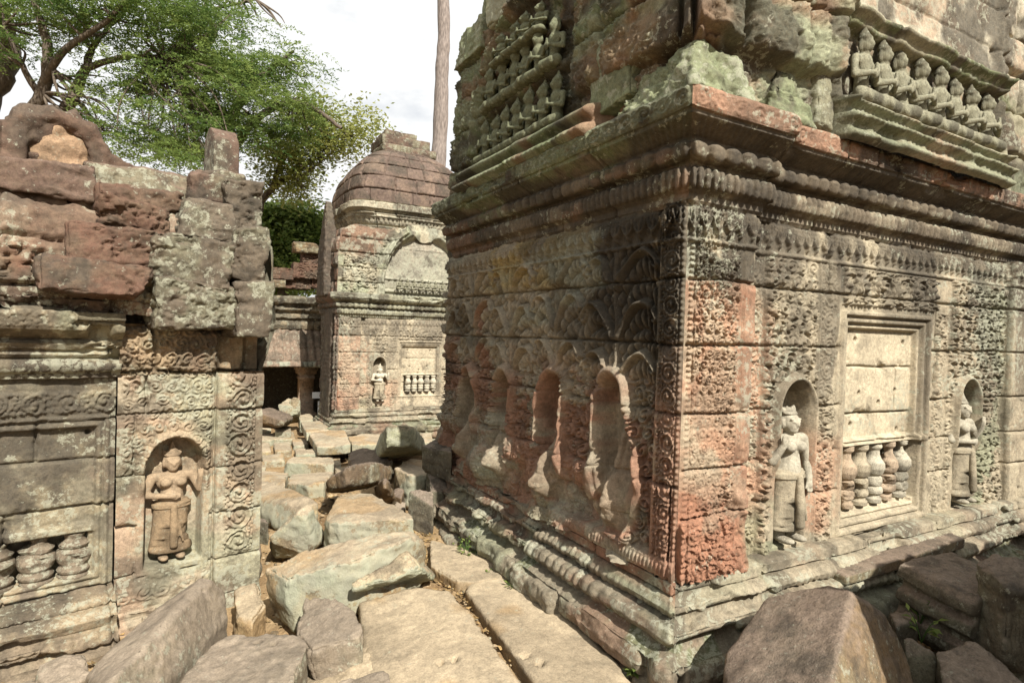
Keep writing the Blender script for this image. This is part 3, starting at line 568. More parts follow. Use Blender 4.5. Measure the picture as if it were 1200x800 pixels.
# wall base under the window and niches, down to the plinth, is part of the swept wall; the false window's balusters stand in its opening
fw = thing('false_window', None, None, (2.0, .075, .81)); fw.parent = NS; 
BALP = [(.0, 0), (.062, 0), (.064, .03), (.052, .04), (.052, .055), (.066, .065), (.07, .085), (.066, .105), (.054, .112), (.064, .125), (.068, .15), (.062, .175), (.050, .185), (.066, .2), (.080, .235), (.078, .275), (.058, .30), (.044, .33), (.042, .36), (.058, .38), (.058, .41), (.0, .41)]
for k in range(5):
    lathe('baluster', BALP, fw, (-.335+.165*k, .085, 0), [C3(.33, .25, .17), BEIGE, PALE*.85, C3(.34, .26, .18), PALE*.8][k], n=22, seed=20+k)
devata(NS, (.965, .085, .715), 'hang', PALE*.78, BEIGE*.95, .98, .0052)
devata(NS, (3.02, .085, .715), 'fold', PALE*.72, BEIGE*.85, .98, .0055)

P_CORN = [(0, 2.58), (.02, 2.60), (.02, 2.63), (.035, 2.64), (.06, 2.67), (.066, 2.71), (.05, 2.752), (.03, 2.767), (.035, 2.782), (.07, 2.79), (.095, 2.81), (.10, 2.85), (.085, 2.866), (.09, 2.88), (.12, 2.90), (.165, 2.925), (.20, 2.94), (.206, 2.957), (.22, 2.96), (.228, 3.06), (.20, 3.075), (-.10, 3.09)]
def d_corn(front):
    def f(S, Z):
        jn = np.minimum(np.abs(S/.55-np.round(S/.55)), np.abs((S+.2*(Z > 2.77))/.8-np.round((S+.2*(Z > 2.77))/.8)))*.55
        d = .026*beads(S, .045)*band(Z, 2.655, 2.745, .012)+.032*beads(S, .10)*band(Z, 2.795, 2.855, .012)-.03*np.exp(-(jn/.007)**2)
        d = d+.022*np.maximum(medallions(Z-3.01, S, .085, .09), .4*curls(S, Z, .05, 4))*band(Z, 2.968, 3.052, .005)*(.4+.6*sm(.6, .45, fbm2(S*1.5, Z, 121+front, 4)))
        d = d+.006*(.5+.5*np.cos(S/.03*2*np.pi))*band(Z, 2.885, 2.94, .01)+(fbm2(S*8, Z*8, 123, 4, .6)-.5)*.02
        d = d-.035*sm(.60, .68, fbm2(S*1.8+3*front, Z*5, 125, 4))*sm(2.90, 2.95, Z)*sm(.4, .8, S)
        st = (-.075*sm(.56, .57, S) if front else -.0*S)
        return d, st
    return f
def c_corn(front):
    def f(S, Z, H):
        n = fbm2(S*2.2, Z*6, 131+front, 5, .6); n2 = fbm2(S*6, Z*9, 133, 5, .6); c = np.tile(C3(.125, .10, .07), S.shape+(1,))
        if front:
            c = mixc(c, C3(.30, .165, .105), sm(2.95, 2.965, Z)*sm(.36, .5, n2+.2*sm(1.2, .4, S))*.75); c = mixc(c, BEIGE, sm(.45, .6, n2)*.45*sm(2.88, 2.8, Z)); c = mixc(c, BLACK*1.4, sm(.42, .58, fbm2(S*3, Z*3, 135, 5))*.85*(1-.6*sm(2.95, 2.97, Z)*sm(1.5, .9, S))); c = mixc(c, BLACK*1.8, band(Z, 2.87, 2.955, .01)*.6)
        else:
            c = mixc(c, C3(.16, .19, .105), sm(.40, .55, n)*.8*sm(2.85, 2.97, Z)); c = mixc(c, MOSS, sm(.45, .58, n2)*.7*sm(2.7, 2.9, Z)); c = mixc(c, BLACK*1.2, sm(.43, .56, fbm2(S*3, Z*3, 137, 5))*.8); c = mixc(c, BROWN*1.4, sm(.5, .6, n)*.5*sm(2.9, 2.8, Z))
            c = mixc(c, GREEN*.7, sm(.42, .55, n2)*sm(2.95, 2.98, Z)*.7)
        return np.concatenate([c, (.35*sm(.5, .6, n2))[..., None]], -1)
    return f
sweep('cornice', NS, M_STONE, 2.93, P_CORN, FL, d_corn(0), c_corn(0), .0075, .006, 0, 1)
sweep('cornice', NS, M_STONE, LF, P_CORN, FF_, d_corn(1), c_corn(1), .0075, .006, 0, 1)

# upper storey: broken blocks, pediment with rows of praying figures on each face
def rough_blocks(S, Z, seed, rows, lo=.3, hi=.62, off=.05):
    h, ed, bid, rnd = masonry(S, Z, rows, lo, hi, seed, .02, .012, .05, off)
    n = (fbm2(S*3, Z*3, seed+2, 5, .55)-.5)*.07+(fbm2(S*12, Z*12, seed+3, 4)-.5)*.04+.012*np.sin(S*38+5*fbm2(S*2, Z*2, seed+6, 3))*sm(.45, .6, fbm2(S*1.4, Z*1.4, seed+7, 3))
    return h+n-.018*np.exp(-ed/.03), rnd
def d_upl(S, Z):
    hb, rnd = rough_blocks(S, Z, 141, [3.0, 3.36, 3.68, 3.98, 4.24, 4.6], .3, .62, .02)
    hb = hb+.10*sm(.95, .85, S)*sm(3.35, 3.38, Z)+.028*curls(S, Z, .10, 23)*sm(.38, .5, fbm2(S*2, Z*2, 140, 3))
    pm = band(S, .58, 2.40, .02)*sm(3.27, 3.25, Z); base = .20-.05*sm(3.14, 3.15, Z)+.03*np.sin((Z-3.08)/.055*np.pi)+.012*beads(S, .06)*band(Z, 3.10, 3.14, .01)+(fbm2(S*5, Z*5, 143, 4)-.5)*.05-.05*sm(.58, .66, fbm2(S*2, Z*2, 144, 4))
    d = arch(S, Z, 1.58, 1.42, 3.2, 4.15); ins = sm(.01, -.01, d); pan = -.03+(fbm2(S*6, Z*6, 145, 4)-.5)*.05+.07*band(Z, 3.62, 3.68, .012)+.045*band(Z, 3.93, 3.98, .012)+.03*curls(S, Z, .09, 25)
    h = hb*(1-ins)+ins*pan+.10*np.exp(-((d-.06)/.05)**2)*sm(3.25, 3.4, Z)*sm(.85, 1.3, S)
    h = h*(1-pm)+pm*base; return h, z0_(S)
def c_upl(S, Z, H):
    n = fbm2(S*2, Z*2, 151, 5, .6); n2 = fbm2(S*6, Z*6, 153, 5, .6); c = np.tile(C3(.19, .20, .125), S.shape+(1,))
    c = mixc(c, GREEN*.8, sm(.42, .56, n)*.8); c = mixc(c, MOSS, sm(.47, .6, n2)*.75); c = mixc(c, BROWN*1.2, sm(.55, .66, fbm2(S*3, Z*3, 155, 4))*.7); c = mixc(c, BLACK, sm(.46, .58, fbm2(S*2.6+4, Z*2.6, 157, 5))*.82)
    c = mixc(c, PINK*.6, sm(.56, .66, fbm2(S*1.5+7, Z*1.5, 159, 4))*.6*sm(.9, .5, S))
    return np.concatenate([c, (.3*sm(.5, .62, n2))[..., None]], -1)
sweep('upper_wall', NS, M_STONE, 2.88, [(.04, 3.06), (.07, 3.3), (.03, 4.4)], FL, d_upl, c_upl, .009, .009, 0, 1)
def d_upr(S, Z):
    hb, rnd = rough_blocks(S, Z, 161, [3.0, 3.38, 3.72, 4.02, 4.3, 4.8], .34, .6, .02)
    hb = hb+.10*sm(1.0, .9, S)*sm(3.35, 3.38, Z)+.022*curls(S, Z, .11, 27)*sm(1.1, .9, S)
    pm = band(S, .98, 2.95, .02); ms = sm(3.30, 3.285, Z)
    base = .19+.028*np.sin((Z-3.07)/.05*np.pi)-.05*sm(3.19, 3.21, Z)+.016*beads(S, .055)*band(Z, 3.13, 3.18, .008)-.03*np.exp(-(np.abs(S/.48-np.round(S/.48+.15))*.48/.007)**2)-.018*sm(.56, .64, fbm2(S*2.4, Z*4, 164, 4))+.010*beads(S, .04)*band(Z, 3.22, 3.27, .006)+(fbm2(S*6, Z*6, 163, 4)-.5)*.03
    pan = .01+(fbm2(S*6, Z*6, 165, 4)-.5)*.04; led = .09*band(Z, 3.72, 3.82, .012)+.05*sm(3.76, 3.80, Z)+(fbm2(S*5, Z*5, 167, 4)-.5)*.04
    hw = masonry(S, Z, [3.7, 4.05, 4.35, 4.9], .4, .8, 171, .015, .008, .03, .012)[0]+(fbm2(S*5, Z*5, 172, 5, .6)-.5)*.05
    up = sm(3.70, 3.74, Z); h = hb*(1-pm)+pm*(ms*base+(1-ms)*((1-up)*pan+up*(led+hw*.5)))
    h = h+.09*np.exp(-((S-.97-.25*sm(3.5, 3.1, Z)*0)/.05)**2)*sm(3.2, 3.3, Z)*sm(4.0, 3.9, Z)+.09*np.exp(-((S-2.98)/.05)**2)*sm(3.2, 3.3, Z)
    return h, z0_(S)
def c_upr(S, Z, H):
    n = fbm2(S*2, Z*2, 181, 5, .6); n2 = fbm2(S*6, Z*6, 183, 5, .6); c = np.tile(C3(.235, .215, .145), S.shape+(1,))
    c = mixc(c, GREEN, sm(.40, .54, n)*.8*sm(1.4, .6, S)); c = mixc(c, PALE*.85, sm(3.75, 3.9, Z)*sm(.9, 1.2, S)*.8); c = mixc(c, C3(.30, .20, .13), sm(.5, .62, n2)*.6); c = mixc(c, BLACK*1.2, sm(.46, .58, fbm2(S*2.6+4, Z*2.6, 187, 5))*.8); c = mixc(c, MOSS, sm(.45, .58, n2)*.8*band(Z, 3.70, 3.83, .03))
    c = mixc(c, GREEN*.85, band(Z, 3.08, 3.28, .02)*sm(.9, 1.0, S)*.7*sm(.35, .5, n)); c = mixc(c, PINK*.7, sm(.55, .64, fbm2(S*1.5+2, Z*1.5, 189, 4))*.5*sm(1.1, .8, S))
    return np.concatenate([c, (.4*sm(.48, .6, n2))[..., None]], -1)
sweep('upper_wall', NS, M_STONE, LF, [(.04, 3.06), (.07, 3.3), (.03, 4.75)], FF_, d_upr, c_upr, .010, .010, 0, 1)
pm_r = pray_mesh(.0065, C3(.22, .21, .145), 33); pm_l = pray_mesh(.008, C3(.14, .15, .09), 35)
def figure(me, parent, loc, sc, rz=0.):
    q = random.Random(int(abs(loc[0]*911+loc[1]*577+loc[2]*131)*10)); o = link('carved_figure', me, None, parent, loc); o.scale = [v*q.uniform(.93, 1.06) for v in (sc if isinstance(sc, tuple) else (sc,)*3)]; o.rotation_euler = (q.uniform(-.05, .08), q.uniform(-.07, .07), rz+q.uniform(-.12, .12)); return o
for k in range(8): figure(pm_r, NS, (1.24+.218*k, -.11, 3.29), (1.18, 1.05, 1.36), .06*math.sin(k*2.1))
rg = random.Random(4)
for zrow, x0, x1, nn_ in ((3.25, 1.00, 2.18, 7), (3.64, 1.05, 2.12, 6), (3.94, 1.25, 1.95, 4)):
    for k in range(nn_): figure(pm_l, NS, (-.10, x0+(x1-x0)*(k+.5)/nn_, zrow), (.98, 1.0, 1.08 if zrow < 3.9 else .78), -math.pi/2+rg.uniform(-.15, .15))
# loose capping blocks and the corner antefix
def nsb(name, lo, hi, kind, jit=.03, **k):
    r_ = random.Random(hash((lo, hi)) % 9999); P = [(x+r_.uniform(-jit, jit), y+r_.uniform(-jit, jit), z+r_.uniform(-jit, jit)) for x in (lo[0], hi[0]) for y in (lo[1], hi[1]) for z in (lo[2], hi[2])]
    return stone(name, P, kind, NS, local=True, mat=M_STONE, **k)
for lo, hi, kd in [((-.13, .32, 3.20), (.4, .70, 3.62), 'moss'), ((-.10, .12, 3.09), (.3, .34, 3.26), 'moss'), ((-.08, 2.30, 4.28), (.35, 2.80, 4.60), 'moss'), ((-.10, 1.78, 4.34), (.35, 2.2, 4.78), 'lichen'), ((-.06, 1.15, 4.36), (.35, 1.72, 4.95), 'moss'), ((.0, 2.1, 4.55), (.4, 2.45, 4.80), 'moss'), ((-.05, .6, 4.3), (.4, 1.1, 4.8), 'moss'), ((.84, -.12, 3.10), (.97, .1, 3.55), 'old')]:
    nsb('capping_block', lo, hi, kd)
stone('corner_antefix', [(-.18, -.18, 3.07), (.30, -.18, 3.07), (-.18, .42, 3.07), (-.15, -.15, 3.20), (-.10, -.10, 3.33), (.26, -.10, 3.30), (-.10, .30, 3.27), (.04, -.02, 3.37), (.3, .3, 3.07)], 'moss', NS, local=True, mat=M_STONE, rough=2.4)
stone('corner_antefix', [(.38, -.15, 3.06), (.80, -.15, 3.06), (.38, .1, 3.06), (.80, .1, 3.06), (.46, -.13, 3.25), (.72, -.13, 3.22), (.56, -.08, 3.37), (.64, -.08, 3.35), (.60, .05, 3.38)], 'moss', NS, local=True, mat=M_STONE, rough=2.4)
bm = bmesh.new(); box_bm(bm, (.20, .24, -.1), (LF, 2.86, 4.32)); bm_obj('inner_masonry', bm, M_STONE, NS, col=GREY*.7)
NN_ = ((0, LL, 0), (1, 0, 0), (0, 1, 0))
sweep('back_wall', NS, M_STONE, LF, [(.25, -.1), (.25, .45), (.05, .6), (0, .8), (0, 2.6), (.08, 2.75), (.1, 2.9), (.0, 3.1)], NN_, lambda S, Z: (masonry(S, Z, ROWS, .4, .8, 9)[0], z0_(S)), lambda S, Z, H: np.tile(GREY*.8, S.shape+(1,)), .04, .03)
sweep('back_wall', NS, M_STONE, LF, [(-.2, 3.06), (-.2, 4.4)], NN_, lambda S, Z: (rough_blocks(S, Z, 9, [3., 3.4, 3.8, 4.1, 4.5])[0], z0_(S)), lambda S, Z, H: np.tile(MOSS, S.shape+(1,)), .04, .03)

# ------------------------------------------------------------------ left shrine, low and broken, turned 12 degrees
LA = math.radians(12.2)
LS = thing('ruined_shrine', 'low broken shrine with dark eroded block roof and a goddess niche in its corner pier', 'temple', (.52, 4.59, 0), LA)
LW = 4.2
def ls(name, prof, disp, colf, a, b, res=.008): return sweep(name, LS, M_STONE, b, prof, FF_, disp, colf, res, res, a, 0)
def col_left_shrine(seed, base, red=0., pale=.6, dark=.6, green=.5):
    def f(S, Z, H):
        n = fbm2(S*2.2, Z*2.2, seed, 5, .6); n2 = fbm2(S*6, Z*6, seed+3, 5, .6); c = np.tile(base, S.shape+(1,))
        c = mixc(c, C3(.30, .235, .145), sm(.42, .6, n2)*.6); c = mixc(c, GREEN*1.05, sm(.46, .60, fbm2(S*2.8+3, Z*2.8, seed+5, 5))*green); c = mixc(c, PINK*.9, sm(.5, .62, n)*red); c = mixc(c, BLACK*1.5, sm(.47, .60, fbm2(S*3.2+8, Z*3.2, seed+7, 5))*dark)
        return np.concatenate([c, (pale*sm(.40, .58, n2))[..., None]], -1)
    return f
def prof_d(r1, noise=.03, jn=.7, seed=3):
    def f(S, Z):
        j = np.abs(S/jn-np.round(S/jn))*jn
        return r1(S, Z)-.02*np.exp(-(j/.008)**2)+(fbm2(S*6, Z*6, seed, 5, .6)-.5)*noise-.05*sm(.60, .68, fbm2(S*2.2, Z*5, seed+1, 4)), z0_(S)
    return f
ls('plinth', [(.42, -.3), (.42, -.12), (.30, -.10), (.31, -.02), (.24, 0), (.27, .03), (.26, .08), (.20, .10), (.21, .125), (.225, .16), (.19, .19), (.13, .20), (.14, .215), (.13, .24), (.07, .255), (.0, .27), (-.2, .271)],
   prof_d(lambda S, Z: .012*beads(S, .06)*band(Z, .02, .09, .01)+.012*curls(S, Z, .05, 3)*band(Z, .2, .25, .005), .03, .9, 211), col_left_shrine(213, C3(.20, .155, .105), 0, .4, .75, .2), -LW, -.875)
def d_lswall(S, Z):
    h, ed, b, rnd = masonry(S, Z, [.0, .27, .77, 1.06, 1.30, 1.6, 1.8], .9, 1.6, 221, .012, .007, .025, .012)
    s0, s1, a, b_ = -2.3, -.905, .28, 1.32; di = np.minimum(np.minimum(S-s0, s1-S), np.minimum(Z-a, b_-Z))
    st = .02*band(di, .0, .022, .003)-.02*sm(.022, .026, di)+.014*band(di, .04, .06, .003)-.03*sm(.065, .07, di)
    h = h+st*sm(-.003, .003, di)+(fbm2(S*6, Z*6, 223, 5, .6)-.5)*.03
    q = np.minimum(np.minimum(S+2.2, -1.0-S), np.minimum(Z-.345, .61-Z)); h = np.where(q > 0, -.20, h); h = h+.035*band(Z, .61, .665, .01)*band(S, -2.25, -.97, .01)
    h = h-.045*sm(.018, .012, np.hypot(S+1.01, Z-1.22))
    h = h+.03*medallions(Z-1.41, S, .13, .17)*band(Z, 1.345, 1.475, .004)
    return h, z0_(S)
ls('false_window_wall', [(0, .26), (0, 1.56)], d_lswall, col_left_shrine(225, C3(.135, .108, .078), 0, .42, .8, .18), -LW, -.875)
lw_ = thing('false_window', None, None, (-1.24, .0, .33)); lw_.parent = LS
for k in range(5): lathe('baluster', [(r, z*.68) for r, z in [(.0, 0), (.085, 0), (.088, .03), (.072, .045), (.085, .06), (.09, .085), (.078, .105), (.07, .12), (.085, .15), (.098, .2), (.092, .25), (.07, .27), (.08, .285), (.088, .31), (.066, .33), (.05, .36), (.06, .40), (0, .41)]], lw_, (.18-.185*k, .10, 0), C3(.17, .135, .095), seed=40+k, lich=.4)
def d_pier(S, Z):
    h, ed, b, rnd = masonry(S, Z, [-.5, .05, .30, .62, .93, 1.32, 1.57], .9, 1.2, 231, .014, .006, .022, .012)
    er = .5+.5*sm(.64, .46, fbm2(S*1.8, Z*1.8, 233, 5))
    h = h-.045*np.exp(-((S+.305)/.006)**2)+.020*sm(-.30, -.295, S)
    h = h+.042*medallions(S+.15, Z, .17, .165)*band(S, -.245, -.055, .005)*sm(.28, .36, Z)*(.6+.4*er)
    h = h+.040*curls(S, Z, .085, 33)*band(S, -.84, -.33, .01)*sm(.92, 1.0, Z)*er+.022*curls(S, Z, .07, 35)*(band(S, -.385, -.335, .006)+0)*er
    h = h+.025*curls(S, Z, .12, 37)*band(Z, .13, .22, .01)*band(S, -.85, -.32, .01)*.6+.015*band(Z, .05, .07, .006)
    d = arch(S, Z, -.545, .33, .33, 1.12); i_ = sm(.006, -.006, d); fl_ = sm(.05, .04, d)*(1-i_)*sm(.80, .75, Z); h = h*(1-fl_)+fl_*.008; h = h*(1-i_)+i_*(-.13); h = h+.035*np.exp(-((d-.02)/.015)**2)*sm(.78, .86, Z)
    return h+(fbm2(S*8, Z*8, 235, 5, .6)-.5)*.02-.05*sm(.62, .70, fbm2(S*3, Z*3, 236, 4))*sm(.1, -.2, Z), z0_(S)
ls('corner_pier', [(.10, -.4), (.08, .0), (.05, .04), (.03, .06), (.03, 1.58)], d_pier, col_left_shrine(237, C3(.30, .25, .175), .4, .55, .6, .45), -.87, 0, .006)
devata(LS, (-.545, .055, .345), 'fold', C3(.30, .22, .14), C3(.24, .17, .10), .88, .007)
def d_cap(S, Z):
    h, ed, b, r = masonry(S, Z, [1.5, 1.58, 1.87], .3, .6, 241, .03, .01, .04, .02)
    return h+.045*curls(S, Z, .09, 39)*sm(-.30, -.33, S)+(fbm2(S*7, Z*7, 243, 5, .6)-.5)*.04-.06*sm(-.33, -.27, S), z0_(S)
ls('pier_capital', [(.03, 1.57), (.04, 1.89)], d_cap, col_left_shrine(245, C3(.25, .165, .10), .3, .3, .6, .2), -.87, -.02)
ls('cornice', [(.0, 1.555), (.03, 1.56), (.035, 1.59), (.06, 1.60), (.075, 1.635), (.06, 1.665), (.04, 1.675), (.06, 1.685), (.075, 1.70), (.06, 1.725), (.09, 1.735), (.11, 1.765), (.09, 1.785), (.07, 1.79), (.10, 1.80), (.16, 1.83), (.20, 1.845), (.21, 1.86), (.22, 1.95), (.14, 1.97), (.0, 1.98)],
   prof_d(lambda S, Z: .014*beads(S, .05)*band(Z, 1.605, 1.665, .01)+.018*medallions(Z-1.905, S, .07, .11)*band(Z, 1.865, 1.945, .004), .025, .8, 251), col_left_shrine(253, C3(.12, .10, .07), .1, .6, .95, .35), -LW, -.86)
def d_roof(S, Z):
    t = Z
    h, ed, b, rnd = masonry(S, Z, [1.9, 2.10, 2.36, 2.60, 2.78, 2.90, 3.06, 3.2], .45, .95, 261, .04, .012, .06, .025)
    pit = -.05*sm(.50, .62, worley(S/.05, Z/.035, 263)[0]*.6+.4*fbm2(S*14, Z*14, 264, 3))*sm(.48, .55, fbm2(S*1.5+4, Z*1.5, 266, 3))
    return h+(fbm2(S*2.2, Z*2.2, 265, 5, .55)-.5)*.13+(fbm2(S*10, Z*10, 267, 5, .6)-.5)*.06+pit, z0_(S)
def c_roof(S, Z, H):
    n = fbm2(S*1.8, Z*1.8, 271, 5, .6); n2 = fbm2(S*5, Z*5, 273, 5, .6); c = np.tile(C3(.13, .085, .058), S.shape+(1,)); c = mixc(c, LATER*1.1, sm(.46, .56, fbm2(S*1.5+4, Z*1.5, 266, 3))*.9)
    c = mixc(c, C3(.28, .215, .15), sm(.5, .64, n2)*.5); c = mixc(c, C3(.22, .21, .14), sm(2.4, 2.0, Z)*sm(.45, .6, n)*.7); c = mixc(c, BLACK*1.4, sm(.5, .63, fbm2(S*3, Z*3, 275, 5))*.65)
    return np.concatenate([c, (.45*sm(.48, .6, n2)*sm(2.9, 2.3, Z))[..., None]], -1)
ls('roof', [(.14, 1.94), (.19, 2.02), (.18, 2.3), (.10, 2.52), (-.06, 2.68), (-.28, 2.79), (-.50, 2.86), (-.75, 2.90), (-1.1, 2.9), (-1.5, 2.85), (-2.0, 2.6), (-2.3, 2.0)], d_roof, c_roof, -LW, -.30, .012)
def lsb(name, lo, hi, kind, jit=.05, **k):
    k.setdefault('rough', 1.2); k.setdefault('it', 5)
    r_ = random.Random(int(abs(lo[0]*313+hi[2]*771+lo[2]*97))); P = [(x+r_.uniform(-jit, jit), y+r_.uniform(-jit, jit), z+r_.uniform(-jit, jit)) for x in (lo[0], hi[0]) for y in (lo[1], hi[1]) for z in (lo[2], hi[2])]
    return stone(name, P, kind, LS, local=True, mat=M_STONE, **k)
for lo, hi, kd in [((-.76, -.27, 1.88), (-.24, .3, 2.17), 'pier'), ((-.24, -.29, 1.84), (-.03, .4, 2.20), 'pier'), ((-.74, -.25, 2.15), (-.30, .3, 2.42), 'pier'), ((-.31, -.27, 2.18), (-.05, .4, 2.56), 'pier'), ((-.58, -.20, 2.44), (-.24, .3, 2.70), 'pier'),
                  ((-.52, -.05, 2.66), (-.12, .5, 2.93), 'roof'), ((-.30, -.14, 2.54), (-.07, .5, 2.86), 'pier'), ((-.62, .18, 2.72), (-.50, .5, 2.86), 'dark'),
                  ((-1.30, -.30, 2.02), (-.76, .2, 2.26), 'laterite'), ((-1.15, -.25, 2.24), (-.72, .2, 2.44), 'laterite'), ((-1.02, -.16, 2.44), (-.62, .3, 2.62), 'laterite'), ((-1.0, -.06, 2.58), (-.58, .4, 2.74), 'laterite'),
                  ((-1.5, -.02, 2.66), (-1.02, .4, 2.80), 'roof'), ((-1.05, .04, 2.66), (-.45, .6, 2.86), 'roof')]:
    lsb('roof_block', lo, hi, kd)
stone('ridge_finial', [(-.24+x*.085, .22+y*.13, z) for x in (-1, 1) for y in (-1, 1) for z in (2.86, 3.16)]+[(-.24+x*.085, .22+math.cos(t)*.13, 3.16+.13*math.sin(t)) for x in (-1, 1) for t in np.linspace(.3, 2.84, 6)], 'roof', LS, local=True, mat=M_STONE, rough=.5)
for cx, wd in ((-1.17, .26), (-1.72, .28)):
    R = wd; a_ = np.linspace(-.1, math.pi+.1, 13); path = [(cx+R*math.cos(t)*.84, .20, 2.85+R*1.02*math.sin(t)) for t in a_]
    it = [('c', path[i], path[i+1], .085, .085) for i in range(12)]+[('c', (cx+R*.9, .22, 2.90), (cx+R*2.1, .28, 2.84), .10, .06), ('c', (cx-R*.9, .22, 2.90), (cx-R*1.4, .28, 2.86), .10, .07), ('e', (cx, .30, 2.92), (R*.9, .10, R*.85))]
    V, F = solids(it); r, co, lap = remesh(V, F, .016, 2); nn = normals(r); co = co+nn*((fbm3(co*9, 5, 4)-.5)*.14)[:, None]; r.vertices.foreach_set('co', co.astype(np.float32).ravel()); r.update(); r.name = 'pediment_crest'
    set_col(r, np.c_[mixc(np.tile(C3(.105, .066, .047), (len(co), 1)), BLACK*1.5, sm(.5, .65, fbm3(co*6, 3, 4))*.6), np.full(len(co), .1)]); cr_ = link('pediment_crest', r, M_STONE, LS)
    blob('niche_panel', [('e', (cx, .20, 2.95), (R*.62, .045, R*.74)), ('e', (cx+.01, .165, 3.05), (.03, .02, .04)), ('c', (cx-.05, .165, 2.97), (cx+.07, .165, 2.98), .02, .018), ('e', (cx+.05, .19, 2.97), (.05, .04, .08))], .014, cr_, M_STONE, C3(.31, .205, .125), rough=.012)
RR_ = ((0, 0, 0), (0, 1, 0), (1, 0, 0))
sweep('side_wall', LS, M_STONE, 2.4, [(.04, -.4), (.0, .1), (0, 1.6), (.1, 1.9), (.05, 2.5)], RR_, lambda S, Z: (masonry(S, Z, [-.5, .05, .30, .62, .93, 1.32, 1.57, 1.9, 2.2, 2.5], .4, .8, 9)[0]+(fbm2(S*5, Z*5, 3, 4)-.5)*.03, z0_(S)), col_left_shrine(281, C3(.28, .23, .15)), .03, .025)
bm = bmesh.new(); box_bm(bm, (-LW, .22, -.4), (-.05, 2.35, 2.45)); box_bm(bm, (-LW, .5, 2.44), (-.3, 2.0, 2.9)); bm_obj('inner_masonry', bm, M_STONE, LS, col=GREY*.7)

# ------------------------------------------------------------------ far shrine with the brown dome
FS = thing('domed_shrine', 'pale carved shrine beyond the path with a dark brown domed block roof and arched pediment', 'temple', (2.78, 12.1, -.45))
LFF, LFL = 3.9, 2.6
def fx(f, k=1.12): return lambda S, Z: f(S*k, Z)
sweep('carved_wall', FS, M_FAR, LFF, [(0, .70), (0, 2.60)], FF_, fx(lambda S, Z: front_relief(S, Z, 50, [(.985, .27, .86, 1.72)], (1.44, 2.56, .93, 2.12), (1.62, 2.42, 1.04, 1.38))), 
      lambda S, Z, H: (lambda c: np.concatenate([mixc(c[..., :3], C3(.34, .29, .21), sm(.0, .1, S)*.35), c[..., 3:]], -1))(c_front(S*1.12, Z, H)), .013, .013, 0, 1)
sweep('plinth', FS, M_FAR, LFF, [(o*1.2, z*1.07) for o, z in P_PLINTH], FF_, d_plinth(1), c_plinth(1), .016, .012, 0, 1)
sweep('plinth', FS, M_FAR, 1.5, [(o*.6, z*1.07) for o, z in P_PLINTH[1:]], FL, d_plinth(0), c_plinth(1), .02, .012, 0, 1)
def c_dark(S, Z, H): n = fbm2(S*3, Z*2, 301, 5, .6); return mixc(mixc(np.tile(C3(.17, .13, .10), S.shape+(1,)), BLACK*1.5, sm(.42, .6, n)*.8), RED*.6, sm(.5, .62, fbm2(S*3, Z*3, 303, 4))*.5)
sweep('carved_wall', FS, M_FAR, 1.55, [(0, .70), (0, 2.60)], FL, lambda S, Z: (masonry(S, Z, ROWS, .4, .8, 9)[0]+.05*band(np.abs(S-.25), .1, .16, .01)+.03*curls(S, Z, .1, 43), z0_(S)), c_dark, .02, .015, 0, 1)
sweep('cornice', FS, M_FAR, LFF, P_CORN, FF_, d_corn(1), lambda S, Z, H: mixc(mixc(np.tile(C3(.24, .23, .16), S.shape+(1,)), BLACK*1.4, sm(.44, .58, fbm2(S*2.5, Z*4, 305, 5))*.8), WHITEL*.8, sm(.5, .62, fbm2(S*4, Z*5, 306, 5))*.6), .015, .01, 0, 1)
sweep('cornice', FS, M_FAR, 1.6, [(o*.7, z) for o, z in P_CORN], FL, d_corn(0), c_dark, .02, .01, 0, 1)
def d_fped(S, Z):
    h, rnd = rough_blocks(S, Z, 311, [3.0, 3.3, 3.6, 3.9, 4.2, 4.6], .4, .7, .03); h = h*.8
    d = arch(S, Z, 1.80, 1.75, 3.0, 4.22); ins = sm(.02, -.02, d); pan = .02+.05*band(Z, 3.14, 3.20, .012)+.06*band(Z, 3.40, 3.44, .01)+(fbm2(S*5, Z*5, 313, 4)-.5)*.03+.04*beads(S, .13)*band(Z, 3.22, 3.40, .02)
    h = h*(1-ins)+ins*(pan-.16)+.17*(np.exp(-((d-.09)/.065)**4)*(.75+.25*np.cos((d-.09)*90)))+.05*np.exp(-((d-.25)/.05)**2)*curls(S, Z, .13, 45)
    h = h+.06*curls(S, Z, .16, 47)*band(S, .1, .75, .05)*sm(4.0, 3.8, Z); return h, z0_(S)
def c_fped(S, Z, H):
    n = fbm2(S*2, Z*2, 321, 5, .6); n2 = fbm2(S*5, Z*5, 323, 5, .6); c = np.tile(C3(.30, .27, .19), S.shape+(1,)); c = mixc(c, GREEN*1.05, sm(.42, .54, n)*.75); c = mixc(c, C3(.25, .15, .10), sm(3.85, 4.1, Z+.3*(n2-.5))*.8*sm(-.05, .15, np.abs(arch(S, Z, 1.80, 1.75, 3.0, 4.22)-.1)-.1)); c = mixc(c, BLACK*1.4, sm(.5, .62, fbm2(S*2.6+4, Z*2.6, 325, 5))*.75)
    d = arch(S, Z, 1.80, 1.75, 3.0, 4.22); c = mixc(c, C3(.27, .25, .195), sm(.0, -.03, d)*.75); c = mixc(c, WHITEL*.75, np.exp(-((d-.10)/.08)**4)*sm(.40, .55, n2)*.6); c = mixc(c, BROWN*1.1, sm(.30, .36, d)*sm(3.75, 3.95, Z)*.8)
    return np.concatenate([c, (.6*sm(.44, .58, n2))[..., None]], -1)
sweep('pediment', FS, M_FAR, LFF, [(.06, 3.05), (.05, 4.1), (-.02, 4.35), (-.30, 4.48), (-.60, 4.56)], FF_, d_fped, c_fped, .016, .014, 0, 1)
